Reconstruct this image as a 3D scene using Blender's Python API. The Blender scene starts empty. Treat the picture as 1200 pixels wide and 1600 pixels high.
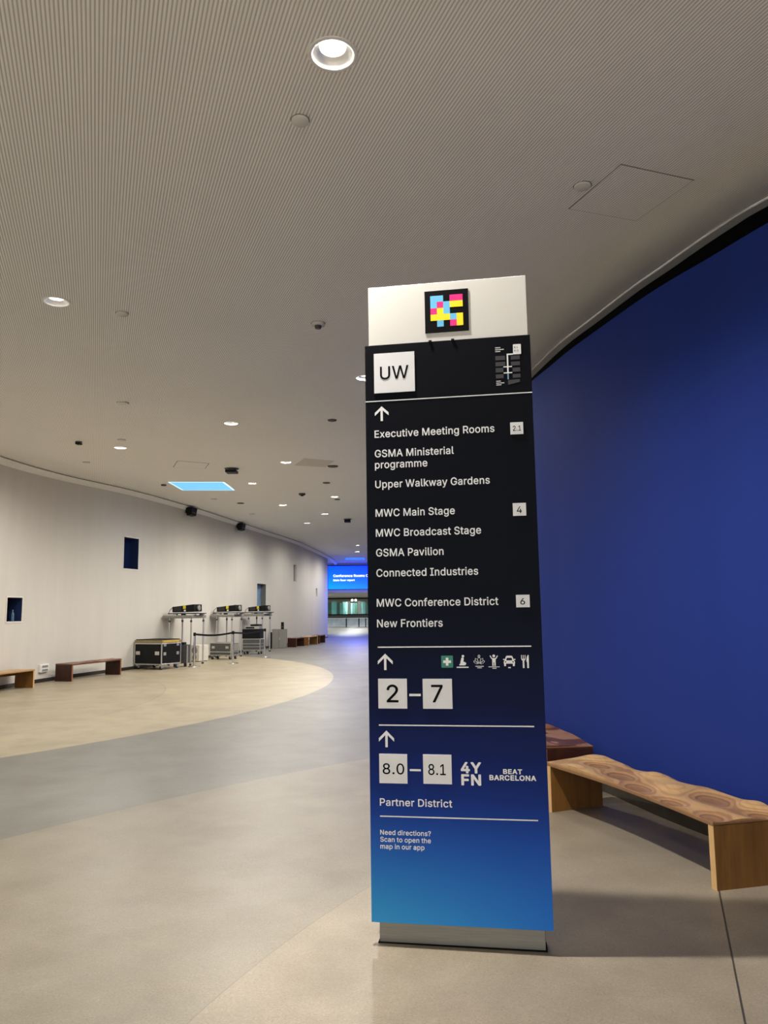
import bpy, math, random
from mathutils import Vector, Matrix
from mathutils.geometry import tessellate_polygon, delaunay_2d_cdt

# ------------------------------------------------------------------ scene, camera, light
scene = bpy.context.scene
C = scene.collection
PI = math.pi
random.seed(7)

PITCH, ROLL, EYE = 0.127, -0.011, 1.6
fwd = Vector((0, math.cos(PITCH), math.sin(PITCH)))
up0 = Vector((0, -math.sin(PITCH), math.cos(PITCH)))
rt0 = Vector((1, 0, 0))
rt = rt0 * math.cos(ROLL) + up0 * math.sin(ROLL)
up = up0 * math.cos(ROLL) - rt0 * math.sin(ROLL)
cam_data = bpy.data.cameras.new('camera')
cam_data.sensor_fit = 'VERTICAL'
cam_data.sensor_height = 36.0
cam_data.lens = 27.0
cam_data.clip_end = 300
cam = bpy.data.objects.new('camera', cam_data)
C.objects.link(cam)
M = Matrix((rt, up, -fwd)).transposed().to_4x4()
M.translation = Vector((0, 0, EYE))
cam.matrix_world = M
scene.camera = cam

scene.view_settings.view_transform = 'Standard'
scene.view_settings.look = 'None'
scene.view_settings.gamma = 1.0
scene.view_settings.use_curve_mapping = False
scene.view_settings.exposure = 0.35

world = bpy.data.worlds.new('world')
scene.world = world
world.use_nodes = True
world.node_tree.nodes['Background'].inputs[0].default_value = (1.0, 0.97, 0.93, 1)
world.node_tree.nodes['Background'].inputs[1].default_value = 0.7

LAMP_COLOR = (1.0, 0.95, 0.88)
LAMP_POWER = 290.0

def area_light(name, loc, rot, sx, sy, power, color):
    l = bpy.data.lights.new(name, 'AREA')
    l.shape = 'RECTANGLE'; l.size = sx; l.size_y = sy; l.energy = power; l.color = color
    o = bpy.data.objects.new(name, l); o.location = loc; o.rotation_euler = rot
    C.objects.link(o)
    return o

# broad light added far behind the viewer to brighten the front of the sign
area_light('rear_fill_light', (-1.5, -10.5, 2.4), (PI / 2, 0, 0), 11.0, 4.0, 190, (1.0, 0.99, 0.97))

def spot(name, loc, power, angle=174, color=LAMP_COLOR, radius=0.055):
    l = bpy.data.lights.new(name, 'SPOT')
    l.energy = power; l.color = color; l.spot_size = math.radians(angle); l.spot_blend = 0.75
    l.shadow_soft_size = radius
    o = bpy.data.objects.new(name, l); o.location = loc
    C.objects.link(o)
    return o

# ------------------------------------------------------------------ helpers
def sstep(a, b, t):
    t = min(1.0, max(0.0, (t - a) / (b - a)))
    return t * t * (3 - 2 * t)

def zc(y):
    """height of the gently arched ceiling"""
    return 4.60 + .365 * sstep(4, 16.4, y) + .13 * sstep(16, 22, y) - .25 * sstep(35, 47, y)

def spline(P, n=10):
    P = [Vector(p) for p in P]
    P = [2 * P[0] - P[1]] + P + [2 * P[-1] - P[-2]]
    out = []
    for i in range(1, len(P) - 2):
        a, b, c, d = P[i - 1:i + 3]
        for k in range(n):
            t = k / n
            out.append(.5 * ((2 * b) + (c - a) * t + (2 * a - 5 * b + 4 * c - d) * t * t + (3 * b - a - 3 * c + d) * t ** 3))
    out.append(P[-2].copy())
    return out

def at_y(poly, y):
    for a, b in zip(poly[:-1], poly[1:]):
        lo, hi = (a, b) if a.y <= b.y else (b, a)
        if lo.y <= y <= hi.y and hi.y > lo.y:
            return lo.x + (hi.x - lo.x) * (y - lo.y) / (hi.y - lo.y)
    return poly[0].x if y < poly[0].y else poly[-1].x

class MB:
    """collects shapes and links them as one mesh object"""
    def __init__(s):
        s.v = []; s.f = []; s.sm = []
    def face(s, pts, smooth=False):
        i = len(s.v); s.v += [Vector(p) for p in pts]; s.f.append(list(range(i, i + len(pts)))); s.sm.append(smooth)
    def quad_grid(s, rows, smooth=True, flip=False):
        i = len(s.v); n = len(rows[0])
        for r in rows: s.v += [Vector(p) for p in r]
        for a in range(len(rows) - 1):
            for b in range(n - 1):
                q = [i + a * n + b, i + a * n + b + 1, i + (a + 1) * n + b + 1, i + (a + 1) * n + b]
                s.f.append(q[::-1] if flip else q); s.sm.append(smooth)
        return s
    def box(s, x0, x1, y0, y1, z0, z1, m=None):
        P = [Vector((x, y, z)) for z in (z0, z1) for y in (y0, y1) for x in (x0, x1)]
        if m is not None: P = [m @ p for p in P]
        i = len(s.v); s.v += P
        for q in ((0, 2, 3, 1), (4, 5, 7, 6), (0, 1, 5, 4), (2, 6, 7, 3), (0, 4, 6, 2), (1, 3, 7, 5)):
            s.f.append([i + k for k in q]); s.sm.append(False)
        return s
    def lathe(s, prof, seg=24, c=(0, 0, 0), smooth=True, cap0=False, cap1=False, m=None):
        rings = []
        for r, z in prof:
            ring = [Vector((c[0] + r * math.cos(2 * PI * k / seg), c[1] + r * math.sin(2 * PI * k / seg), c[2] + z)) for k in range(seg)]
            if m is not None: ring = [m @ p for p in ring]
            rings.append(ring)
        i = len(s.v)
        for r in rings: s.v += r
        for a in range(len(rings) - 1):
            for k in range(seg):
                s.f.append([i + a * seg + k, i + a * seg + (k + 1) % seg, i + (a + 1) * seg + (k + 1) % seg, i + (a + 1) * seg + k]); s.sm.append(smooth)
        if cap0: s.face(rings[0][::-1])
        if cap1: s.face(rings[-1])
        return s
    def tube(s, pts, r, seg=8):
        pts = [Vector(p) for p in pts]
        i = len(s.v)
        for k, p in enumerate(pts):
            t = (pts[min(k + 1, len(pts) - 1)] - pts[max(k - 1, 0)]).normalized()
            a = t.orthogonal().normalized() if abs(t.z) > .9 else t.cross(Vector((0, 0, 1))).normalized()
            b = t.cross(a)
            for q in range(seg):
                s.v.append(p + (a * math.cos(2 * PI * q / seg) + b * math.sin(2 * PI * q / seg)) * r)
        for k in range(len(pts) - 1):
            for q in range(seg):
                s.f.append([i + k * seg + q, i + k * seg + (q + 1) % seg, i + (k + 1) * seg + (q + 1) % seg, i + (k + 1) * seg + q]); s.sm.append(True)
        s.f.append([i + q for q in range(seg)][::-1]); s.sm.append(False)
        s.f.append([i + (len(pts) - 1) * seg + q for q in range(seg)]); s.sm.append(False)
        return s
    def prism(s, poly, y0, y1, m=None):
        """polygon in x,z extruded along y"""
        A = sum(poly[k][0] * poly[(k + 1) % len(poly)][1] - poly[(k + 1) % len(poly)][0] * poly[k][1] for k in range(len(poly)))
        if A < 0: poly = poly[::-1]
        n = len(poly); i = len(s.v)
        P = [Vector((x, y0, z)) for x, z in poly] + [Vector((x, y1, z)) for x, z in poly]
        if m is not None: P = [m @ p for p in P]
        s.v += P
        s.f.append([i + k for k in range(n)]); s.sm.append(False)
        s.f.append([i + n + k for k in range(n)][::-1]); s.sm.append(False)
        for k in range(n):
            s.f.append([i + k, i + n + k, i + n + (k + 1) % n, i + (k + 1) % n][::1]); s.sm.append(False)
        return s
    def build(s, name, mat, parent=None, bevel=0.0, seg=2):
        me = bpy.data.meshes.new(name)
        me.from_pydata([tuple(p) for p in s.v], [], s.f)
        me.polygons.foreach_set('use_smooth', s.sm)
        me.materials.append(mat)
        me.update()
        o = bpy.data.objects.new(name, me)
        C.objects.link(o)
        if parent is not None: o.parent = parent
        if bevel > 0:
            b = o.modifiers.new('bevel', 'BEVEL'); b.width = bevel; b.segments = seg; b.limit_method = 'ANGLE'
        return o

def tag(o, label, cat, group=None, kind=None):
    o['label'] = label; o['category'] = cat
    if group: o['group'] = group
    if kind: o['kind'] = kind
    return o

def thing(name, label, cat, loc=(0, 0, 0), rz=0.0, group=None):
    o = bpy.data.objects.new(name, None)
    o.empty_display_size = .1
    C.objects.link(o)
    o.location = loc; o.rotation_euler = (0, 0, rz)
    return tag(o, label, cat, group)

def struct(o, label):
    o['kind'] = 'structure'; o['label'] = label
    return o

def copy_tree(root, loc, rz, label, parent=None):
    """a copy of a thing with copies of its parts and their sub-parts"""
    r = root.copy(); C.objects.link(r)
    if parent is None:
        r.location = loc; r.rotation_euler = (0, 0, rz); r['label'] = label
    else:
        r.parent = parent
    for ch in [c for c in root.children]:
        copy_tree(ch, None, None, None, r)
    return r

# ------------------------------------------------------------------ materials
def srgb(r, g, b):
    f = lambda c: (c / 255 / 12.92) if c / 255 <= .04045 else ((c / 255 + .055) / 1.055) ** 2.4
    return (f(r), f(g), f(b), 1.0)

class NT:
    def __init__(s, name):
        s.mat = bpy.data.materials.new(name); s.mat.use_nodes = True
        s.t = s.mat.node_tree; s.n = s.t.nodes
        s.b = s.n['Principled BSDF']
        s._c = None
    def node(s, kind, **kw):
        n = s.n.new(kind)
        for k, v in kw.items(): setattr(n, k, v)
        return n
    def link(s, a, b): s.t.links.new(a, b)
    def coord(s, which='Object'):
        if s._c is None: s._c = s.node('ShaderNodeTexCoord')
        return s._c.outputs[which]
    def math(s, op, a, b=None, clamp=False):
        n = s.node('ShaderNodeMath', operation=op); n.use_clamp = clamp
        for k, v in enumerate((a, b)):
            if v is None: continue
            if isinstance(v, (int, float)): n.inputs[k].default_value = v
            else: s.link(v, n.inputs[k])
        return n.outputs[0]
    def sep(s, src):
        n = s.node('ShaderNodeSeparateXYZ'); s.link(src, n.inputs[0]); return n.outputs
    def noise(s, scale, detail=4, rough=.55, vec=None, stretch=None):
        n = s.node('ShaderNodeTexNoise'); n.inputs['Scale'].default_value = scale
        n.inputs['Detail'].default_value = detail; n.inputs['Roughness'].default_value = rough
        v = vec if vec is not None else s.coord()
        if stretch:
            m = s.node('ShaderNodeMapping'); m.inputs['Scale'].default_value = stretch
            s.link(v, m.inputs[0]); v = m.outputs[0]
        s.link(v, n.inputs['Vector'])
        return n.outputs['Fac']
    def ramp(s, fac, stops, interp='LINEAR'):
        n = s.node('ShaderNodeValToRGB'); e = n.color_ramp.elements; n.color_ramp.interpolation = interp
        while len(e) < len(stops): e.new(.5)
        for k, (p, c) in enumerate(stops):
            e[k].position = p; e[k].color = c if len(c) == 4 else (*c, 1)
        s.link(fac, n.inputs[0]); return n.outputs[0]
    def mix(s, fac, a, b, mode='MIX'):
        n = s.node('ShaderNodeMix', data_type='RGBA', blend_type=mode)
        for k, v in ((0, fac), (6, a), (7, b)):
            if isinstance(v, (int, float)): n.inputs[k].default_value = v
            elif isinstance(v, tuple): n.inputs[k].default_value = v
            else: s.link(v, n.inputs[k])
        return n.outputs[2]
    def base(s, col):
        if isinstance(col, tuple): s.b.inputs['Base Color'].default_value = col
        else: s.link(col, s.b.inputs['Base Color'])
    def bump(s, h, strength=.3, dist=.01):
        n = s.node('ShaderNodeBump'); n.inputs['Strength'].default_value = strength; n.inputs['Distance'].default_value = dist
        s.link(h, n.inputs['Height']); s.link(n.outputs[0], s.b.inputs['Normal'])
    def set(s, rough=.5, metal=0.0, spec=.5):
        s.b.inputs['Roughness'].default_value = rough; s.b.inputs['Metallic'].default_value = metal
        s.b.inputs['Specular IOR Level'].default_value = spec
        return s

def plain(name, col, rough=.5, metal=0.0, spec=.5, var=.08, scale=8.0, stretch=None):
    """a plain colour with a little procedural unevenness"""
    m = NT(name); m.set(rough, metal, spec)
    n = m.noise(scale, 4, .6, stretch=stretch)
    d = tuple(max(0, c * (1 - var)) for c in col[:3]) + (1,)
    l = tuple(min(1, c * (1 + var)) for c in col[:3]) + (1,)
    m.base(m.ramp(n, [(.3, d), (.7, l)]))
    return m.mat

def emitter(name, col, strength):
    m = NT(name); m.set(.4)
    m.base((.02, .02, .02, 1))
    m.b.inputs['Emission Color'].default_value = col
    m.b.inputs['Emission Strength'].default_value = strength
    return m.mat

MAT = {}
MAT['white_metal'] = plain('white_enamel', (.78, .77, .74, 1), .35, var=.03)
MAT['reflector'] = plain('brushed_reflector', (.75, .74, .72, 1), .25, .6, var=.05)
MAT['lamp'] = emitter('lamp_glow', (1, .95, .88, 1), 6)
MAT['black'] = plain('black_plastic', (.008, .008, .009, 1), .5, spec=.18, var=.2)
MAT['plate_shade_black'] = plain('plate_shade_black', (.004, .004, .004, 1), .95, spec=.1, var=.2)
MAT['dark_grey'] = plain('dark_grey_plastic', (.05, .05, .052, 1), .5, var=.15)
MAT['mid_grey'] = plain('grey_enamel', (.24, .235, .21, 1), .5, var=.06)
MAT['alu'] = plain('brushed_aluminium', (.62, .61, .58, 1), .32, .75, var=.08, scale=20, stretch=(1, 1, .1))
MAT['steel'] = plain('brushed_steel', (.26, .26, .245, 1), .4, .8, var=.12, scale=10, stretch=(.6, .6, 25))
MAT['chrome'] = plain('polished_chrome', (.75, .74, .71, 1), .14, 1.0, var=.03)
MAT['rubber'] = plain('black_rubber', (.012, .012, .012, 1), .8, var=.2)
MAT['print_white'] = plain('white_vinyl_print', (.82, .835, .86, 1), .45, var=.01)
MAT['tile_white'] = plain('pale_number_plate', (.75, .765, .79, 1), .45, var=.02)
MAT['print_black'] = plain('black_vinyl_print', (.005, .005, .006, 1), .55, spec=.04, var=.05)
MAT['off_white'] = plain('off_white_plastic', (.66, .63, .54, 1), .5, var=.05)
MAT['ceiling_smooth'] = plain('ceiling_paint', (.66, .64, .59, 1), .8, var=.03, spec=.2)
MAT['ceiling_panel'] = plain('pale_access_panel', (.56, .53, .46, 1), .7, var=.03)
MAT['dark_line'] = plain('joint_shadow_gap', (.10, .095, .085, 1), .8, var=.1)

def ceiling_material():
    m = NT('slatted_ceiling'); m.set(.8, spec=.15)
    x, y, z = m.sep(m.coord())
    a = math.radians(20.5)
    t = m.math('ADD', m.math('MULTIPLY', x, math.cos(a)), m.math('MULTIPLY', y, math.sin(a)))
    fr = m.math('FRACT', m.math('DIVIDE', t, 0.0212))
    tri = m.math('ABSOLUTE', m.math('SUBTRACT', fr, .5))            # 0 mid slat .. .5 in the slot
    big = m.noise(.6, 3, .5)
    slat = m.ramp(big, [(.3, (.90, .885, .85, 1)), (.7, (.93, .915, .88, 1))])
    g = m.ramp(tri, [(.22, (0, 0, 0, 1)), (.40, (1, 1, 1, 1))])
    m.base(m.mix(g, slat, (.54, .525, .49, 1)))
    m.bump(m.math('SUBTRACT', 1.0, g), .25, .004)
    return m.mat
MAT['ceiling'] = ceiling_material()

def plaster(name, a, b, rough=.75, streak=(1.2, 1.2, .16), spec=.25):
    m = NT(name); m.set(rough, spec=spec)
    n1 = m.noise(2.2, 5, .6, stretch=streak)
    n2 = m.noise(28, 3, .6)
    f = m.math('ADD', m.math('MULTIPLY', n1, .8), m.math('MULTIPLY', n2, .2))
    m.base(m.ramp(f, [(.32, a), (.68, b)]))
    m.bump(n2, .12, .004)
    return m.mat
MAT['wall'] = plaster('pale_streaked_plaster', (.60, .572, .51, 1), (.64, .61, .545, 1))
MAT['wall_blue'] = plaster('deep_blue_paint', (.0165, .0355, .214, 1), (.0175, .0375, .224, 1), .65, spec=.05)
MAT['trim'] = plain('pale_cove_trim', (.84, .82, .77, 1), .6, var=.03)
MAT['baseboard'] = plain('dark_baseboard', (.030, .026, .020, 1), .35, var=.15)
MAT['baseboard_right'] = plain('taupe_baseboard', (.055, .048, .036, 1), .25, var=.15)
MAT['void'] = plain('unlit_black_void', (.003, .003, .003, 1), .9, spec=.05, var=.2)

def floor_material():
    m = NT('poured_terrazzo_floor'); m.set(.3, spec=.35)
    co = m.coord()
    x, y, z = m.sep(co)
    def radius(cx, cy):
        dx = m.math('SUBTRACT', x, cx); dy = m.math('SUBTRACT', y, cy)
        return m.math('SQRT', m.math('ADD', m.math('MULTIPLY', dx, dx), m.math('MULTIPLY', dy, dy)))
    big = m.noise(.55, 5, .6); mid = m.noise(3.2, 6, .6); fine = m.noise(38, 4, .7); vor = m.noise(105, 2, .6)
    # inlaid fields
    r_outer = radius(-16.2, 18.02)      # ochre field, edge at 14.96
    r_inner = radius(-13.18, 14.13)     # paler disc inside it, edge at 8.86
    r_band = radius(9.37, -2.46)        # far side of the beige field, edge at 14.65
    r_near = radius(6.17, 0.92)         # warm apron around the sign, edge at 7.34
    step = lambda r, e, w=.006: m.math('MULTIPLY', m.math('ADD', m.math('DIVIDE', m.math('SUBTRACT', e, r), w), .5), 1.0, True)
    in_outer, in_inner, in_band, in_near = step(r_outer, 14.96), step(r_inner, 8.86), step(r_band, 14.65), step(r_near, 7.34)
    grey, beige, warm, ochre, disc = (.190, .187, .166, 1), (.256, .226, .174, 1), (.296, .252, .187, 1), (.395, .340, .232, 1), (.368, .314, .222, 1)
    col = m.mix(in_band, grey, beige)
    col = m.mix(in_near, col, warm)
    col = m.mix(in_outer, col, ochre)
    col = m.mix(in_inner, col, disc)
    # joints
    def line(r, e, w=.004): return m.math('LESS_THAN', m.math('ABSOLUTE', m.math('SUBTRACT', r, e)), w)
    joint = m.math('MAXIMUM', line(r_near, 7.34, .0025), line(r_band, 14.65, .003))
    joint = m.math('MAXIMUM', joint, line(r_inner, 8.86, .008))
    # straight joint beside the bench
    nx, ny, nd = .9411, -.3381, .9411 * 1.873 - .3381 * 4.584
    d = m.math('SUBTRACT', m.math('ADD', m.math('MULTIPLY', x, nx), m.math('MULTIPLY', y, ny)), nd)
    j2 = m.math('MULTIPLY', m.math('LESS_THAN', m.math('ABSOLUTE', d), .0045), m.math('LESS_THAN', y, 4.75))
    mott = m.math('ADD', m.math('ADD', m.math('MULTIPLY', big, .45), m.math('MULTIPLY', mid, .3)), m.math('MULTIPLY', fine, .25))
    k = m.ramp(mott, [(.32, (.74, .73, .72, 1)), (.68, (1.22, 1.22, 1.22, 1))])
    col = m.mix(1.0, col, k, 'MULTIPLY')
    speck = m.ramp(vor, [(.30, (.62, .60, .58, 1)), (.44, (1, 1, 1, 1)), (.57, (1, 1, 1, 1)), (.70, (1.36, 1.36, 1.36, 1))])
    col = m.mix(.7, col, speck, 'MULTIPLY')
    # worn stains, a few dark scuffs
    st = m.ramp(m.noise(1.9, 4, .6), [(.42, (1, 1, 1, 1)), (.72, (.70, .67, .63, 1))])
    col = m.mix(.6, col, st, 'MULTIPLY')
    col = m.mix(m.math('MULTIPLY', joint, .45), col, (.12, .10, .08, 1))
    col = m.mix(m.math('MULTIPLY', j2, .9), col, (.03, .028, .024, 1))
    m.base(col)
    m.link(m.ramp(mid, [(.3, (.37, .37, .37, 1)), (.7, (.44, .44, .44, 1))]), m.b.inputs['Roughness'])
    return m.mat
MAT['floor'] = floor_material()

def wood(name, dark, light, rough=.4, scale=1.0):
    m = NT(name); m.set(rough, spec=.4)
    n = m.noise(6 * scale, 6, .65, stretch=(3, 3, .35))
    g = m.noise(60 * scale, 3, .6, stretch=(3, 3, .08))
    f = m.math('ADD', m.math('MULTIPLY', n, .7), m.math('MULTIPLY', g, .3))
    m.base(m.ramp(f, [(.32, dark), (.68, light)]))
    return m.mat

def laminated(name, cols, zmid, half, rough=.38):
    """carved laminated wood: every layer of the stack has its own tone, so a carved hollow shows rings"""
    m = NT(name); m.set(rough, spec=.35)
    x, y, z = m.sep(m.coord())
    wob = m.noise(7, 3, .5)
    zz = m.math('ADD', z, m.math('MULTIPLY', m.math('SUBTRACT', wob, .5), .006))
    k = m.math('ADD', m.math('DIVIDE', m.math('SUBTRACT', zz, zmid), 2 * half), .5, True)
    st = []
    for i, (p, c) in enumerate(cols):
        st.append((p, c))
        nx = cols[i + 1][0] if i + 1 < len(cols) else 1.0
        st.append((nx - .012, c))
    col = m.ramp(k, st)
    grain = m.noise(11, 5, .65, stretch=(5, 1.0, 1))
    g = m.ramp(grain, [(.3, (.86, .84, .82, 1)), (.7, (1.12, 1.12, 1.12, 1))])
    m.base(m.mix(.9, col, g, 'MULTIPLY'))
    return m.mat

def sign_print():
    """the panel's printed colour field: black above, running through navy to blue below"""
    m = NT('printed_sign_panel'); m.set(.5, spec=.05)
    x, y, z = m.sep(m.coord())
    n = m.noise(1.6, 2, .5)
    t = m.math('DIVIDE', m.math('ADD', z, m.math('MULTIPLY', m.math('SUBTRACT', n, .5), .06)), 3.0)
    left = m.ramp(t, [(.035, srgb(60, 156, 220)), (.10, srgb(50, 126, 202)), (.15, srgb(43, 98, 184)), (.205, srgb(34, 66, 150)), (.25, srgb(28, 48, 120)),
                      (.30, srgb(25, 39, 98)), (.38, srgb(21, 29, 64)), (.47, srgb(18, 23, 42)), (.56, srgb(16, 20, 30)), (.98, srgb(14, 16, 22))])
    right = m.ramp(t, [(.035, srgb(47, 118, 212)), (.10, srgb(43, 102, 194)), (.17, srgb(36, 76, 168)), (.23, srgb(29, 51, 126)),
                       (.30, srgb(25, 38, 94)), (.38, srgb(21, 29, 64)), (.47, srgb(18, 23, 42)), (.56, srgb(16, 20, 30)), (.98, srgb(14, 16, 22))])
    f = m.math('ADD', m.math('DIVIDE', x, .86), .5, True)
    m.base(m.mix(f, left, right))
    return m.mat
MAT['sign_print'] = sign_print()
MAT['header'] = plain('white_acrylic_header', (.62, .61, .575, 1), .4, var=.01)

# ------------------------------------------------------------------ the setting
LEFT = spline([(-8.9, -12), (-9.0, 0), (-8.9, 7), (-8.68, 12), (-8.3, 16.75), (-8.14, 18.3), (-7.9, 19.7), (-7.3, 22), (-6.98, 23.3), (-6.45, 26), (-5.98, 29),
               (-5.4, 32.9), (-4.98, 35.5), (-4.5, 38), (-3.92, 42), (-3.58, 45), (-3.47, 46.3), (-3.55, 47.3), (-4.1, 48.2), (-5.5, 49), (-9, 49.5)], 8)
RIGHT = spline([(9.5, -2.6), (6.6, -0.6), (5.0, .9), (4.0, 2.15), (3.25, 3.35), (2.85, 4.15), (2.567, 4.81), (2.37, 5.37), (2.256, 5.67), (2.13, 6.08), (1.958, 6.80), (1.845, 7.30),
                (1.76, 7.80), (1.67, 8.32), (1.56, 9.2), (1.5, 10.2), (1.5, 11.5), (1.6, 13), (1.9, 16), (2.5, 20), (3.2, 25), (4.2, 35), (5.2, 53)], 8)
EDGE = spline([(11.5, -2.6), (8.2, -0.6), (6.4, .9), (5.2, 2.15), (4.1, 3.4), (3.4, 4.5), (2.935, 5.482), (2.83, 5.783), (2.729, 6.155), (2.626, 6.607), (2.505, 7.115), (2.35, 8.0),
               (2.20, 8.9), (2.085, 10.312), (2.05, 11.5), (2.1, 13), (2.35, 16), (2.95, 20), (3.6, 25), (4.6, 35), (5.6, 53)], 8)
STRIP = .115

LAMPS = [(-.251, 3.822), (-3.217, 7.265), (-.245, 10.281), (-2.684, 13.254), (-5.376, 15.4), (-2.226, 17.267), (-3.578, 20.725), (-1.518, 23.49),
         (-3.352, 25.237), (-2.144, 27.737), (-3.079, 30.543), (-1.398, 40.263), (-1.548, 43.443)]
HOLE = .112

def cdt_fill(outer, holes, grid):
    """triangles covering the outer polygon less its holes"""
    V = []; E = []
    def loop(P):
        i = len(V); V.extend([Vector(p) for p in P]); n = len(P)
        E.extend([(i + k, i + (k + 1) % n) for k in range(n)])
    loop(outer)
    for h in holes: loop(h)
    V.extend([Vector(p) for p in grid])
    v, e, f, *_ = delaunay_2d_cdt(V, E, [], 0, 1e-5)
    def inside(P, q):
        c = False; n = len(P)
        for k in range(n):
            a, b = P[k], P[(k + 1) % n]
            if (a[1] > q[1]) != (b[1] > q[1]) and q[0] < (b[0] - a[0]) * (q[1] - a[1]) / (b[1] - a[1]) + a[0]: c = not c
        return c
    out = []
    for t in f:
        q = sum((v[k] for k in t), Vector((0, 0))) / len(t)
        if inside(outer, q) and not any(inside(h, q) for h in holes): out.append(list(t))
    return v, out

# floor
fl = MB()
fl.face([(-30, -14, 0), (30, -14, 0), (30, 95, 0), (-30, 95, 0)])
struct(fl.build('floor', MAT['floor']), 'polished terrazzo floor inlaid with curved beige, grey and ochre fields')

# ceiling
ys = [-11 + k * .5 for k in range(int((53 + 11) / .5) + 1)]
ledge = [(at_y(LEFT, y) - .1 if y < 46.5 else -9.0, y) for y in ys]
redge = [(min(at_y(EDGE, y) - STRIP, 12.0) if y > -2.6 else 11.4, y) for y in ys]
outer = ledge + redge[::-1]
holes = [[(x + HOLE * math.cos(2 * PI * k / 20), y + HOLE * math.sin(2 * PI * k / 20)) for k in range(20)] for x, y in LAMPS]
grid = []
for y in ys[1:-1]:
    a, b = at_y(LEFT, y) + .4, min(at_y(EDGE, y) - STRIP, 11) - .4
    n = max(2, int((b - a) / 1.5))
    for k in range(n):
        p = (a + (b - a) * (k + .5) / n, y + .01)
        if all((p[0] - x) ** 2 + (p[1] - yy) ** 2 > .04 for x, yy in LAMPS): grid.append(p)
v, f = cdt_fill(outer, holes, grid)
cb = MB()
cb.v = [Vector((p.x, p.y, zc(p.y))) for p in v]
for t in f:
    a, b, c = [cb.v[k] for k in t[:3]]
    if (b - a).cross(c - a).z > 0: t = t[::-1]
    cb.f.append(t); cb.sm.append(True)
struct(cb.build('ceiling', MAT['ceiling']), 'pale slatted acoustic ceiling of fine parallel strips')

# smooth strip closing the ceiling beside the blue wall, with a pale bead along its inner edge
tr = MB(); bead = []
rows = []
for i, p in enumerate(EDGE):
    if p.y < -2.4 or p.y > 40: continue
    z = zc(p.y)
    rows.append([(p.x - STRIP, p.y, z - .004), (p.x - STRIP + .006, p.y, z - .016), (p.x - .012, p.y, z - .016), (p.x, p.y, z - .004), (p.x, p.y, z + .10)])
tr.quad_grid(rows, smooth=False)
struct(tr.build('trim_1', MAT['ceiling_smooth']), 'grey edge strip of the ceiling above the blue wall')
bd = MB(); bd.tube([(p.x - STRIP + .003, p.y, zc(p.y) - .014) for p in EDGE if -2.4 < p.y < 30], .0035, 6)
struct(bd.build('trim_2', MAT['trim']), 'thin pale bead beside the ceiling edge strip')

def curved_wall(poly, z0, z1, thick, out):
    """closed strip of wall along a plan curve; out = +1 thickens to the right of travel, -1 to the left; z1 may be a function"""
    b = MB(); F = []; B = []
    top = z1 if callable(z1) else (lambda p: z1)
    for i, p in enumerate(poly):
        t = (poly[min(i + 1, len(poly) - 1)] - poly[max(i - 1, 0)]).normalized()
        n = Vector((t.y, -t.x)) * out
        q = p + n * thick
        F.append([(p.x, p.y, z0), (p.x, p.y, top(p))]); B.append([(q.x, q.y, z0), (q.x, q.y, top(p))])
    fl_ = out < 0
    b.quad_grid(F, True, flip=not fl_); b.quad_grid(B, True, flip=fl_)
    b.quad_grid([[a[1], c[1]] for a, c in zip(F, B)], False, flip=not fl_)
    b.face([F[0][0], F[0][1], B[0][1], B[0][0]]); b.face([F[-1][0], B[-1][0], B[-1][1], F[-1][1]])
    return b

struct(curved_wall(RIGHT, 0, 4.12, .12, 1).build('wall_right', MAT['wall_blue']), 'tall curved deep blue wall behind the benches')
off = lambda P, d: [p + Vector(((P[min(i + 1, len(P) - 1)] - P[max(i - 1, 0)]).normalized().y, -(P[min(i + 1, len(P) - 1)] - P[max(i - 1, 0)]).normalized().x)) * d for i, p in enumerate(P)]
struct(curved_wall(off(RIGHT, -.012), 0, .115, .010, 1).build('baseboard_right', MAT['baseboard_right']), 'dark baseboard at the foot of the blue wall')
struct(curved_wall(off(EDGE, .05), 3.2, 6.4, .1, 1).build('wall_rear', MAT['void']), 'black void between the ceiling edge and the blue wall')

# left wall with its small deep-set windows: (window, y0, y1, z0, z1)
WIN = [(1, 16.93, 17.53, 1.44, 1.965), (2, 21.69, 22.41, 2.85, 3.74), (3, 32.75, 33.95, 1.40, 2.78), (4, 38.0, 38.55, 3.06, 3.88), (5, 42.77, 43.19, 2.39, 2.84)]
S = [0.0]
for a, b in zip(LEFT[:-1], LEFT[1:]): S.append(S[-1] + (b - a).length)
def s_at_y(y):
    for i in range(len(LEFT) - 1):
        if LEFT[i].y <= y <= LEFT[i + 1].y: return S[i] + (S[i + 1] - S[i]) * (y - LEFT[i].y) / (LEFT[i + 1].y - LEFT[i].y)
def p_at_s(s):
    for i in range(len(LEFT) - 1):
        if S[i] <= s <= S[i + 1] + 1e-6: return LEFT[i].lerp(LEFT[i + 1], (s - S[i]) / (S[i + 1] - S[i]))
    return LEFT[-1]
WTOP = 5.2
outer = [(S[0], 0)] + [(s, 0) for s in S[1:]] + [(s, WTOP) for s in S[::-1]]
holes = [[(s_at_y(a), c), (s_at_y(b), c), (s_at_y(b), d), (s_at_y(a), d)] for _, a, b, c, d in WIN]
grid = [(s + .01, z) for s in S[1:-1] for z in (.9, 2.1, 3.3, 4.3) if not any(h[0][0] - .05 < s < h[1][0] + .05 and h[0][1] - .05 < z < h[2][1] + .05 for h in holes)]
v, f = cdt_fill(outer, holes, grid)
wb = MB()
for p in v:
    q = p_at_s(p.x); wb.v.append(Vector((q.x, q.y, p.y)))
for t in f:
    a, b, c = [v[k] for k in t[:3]]
    d = (b - a).x * (c - a).y - (b - a).y * (c - a).x
    wb.f.append(t if d > 0 else t[::-1]); wb.sm.append(True)
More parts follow.
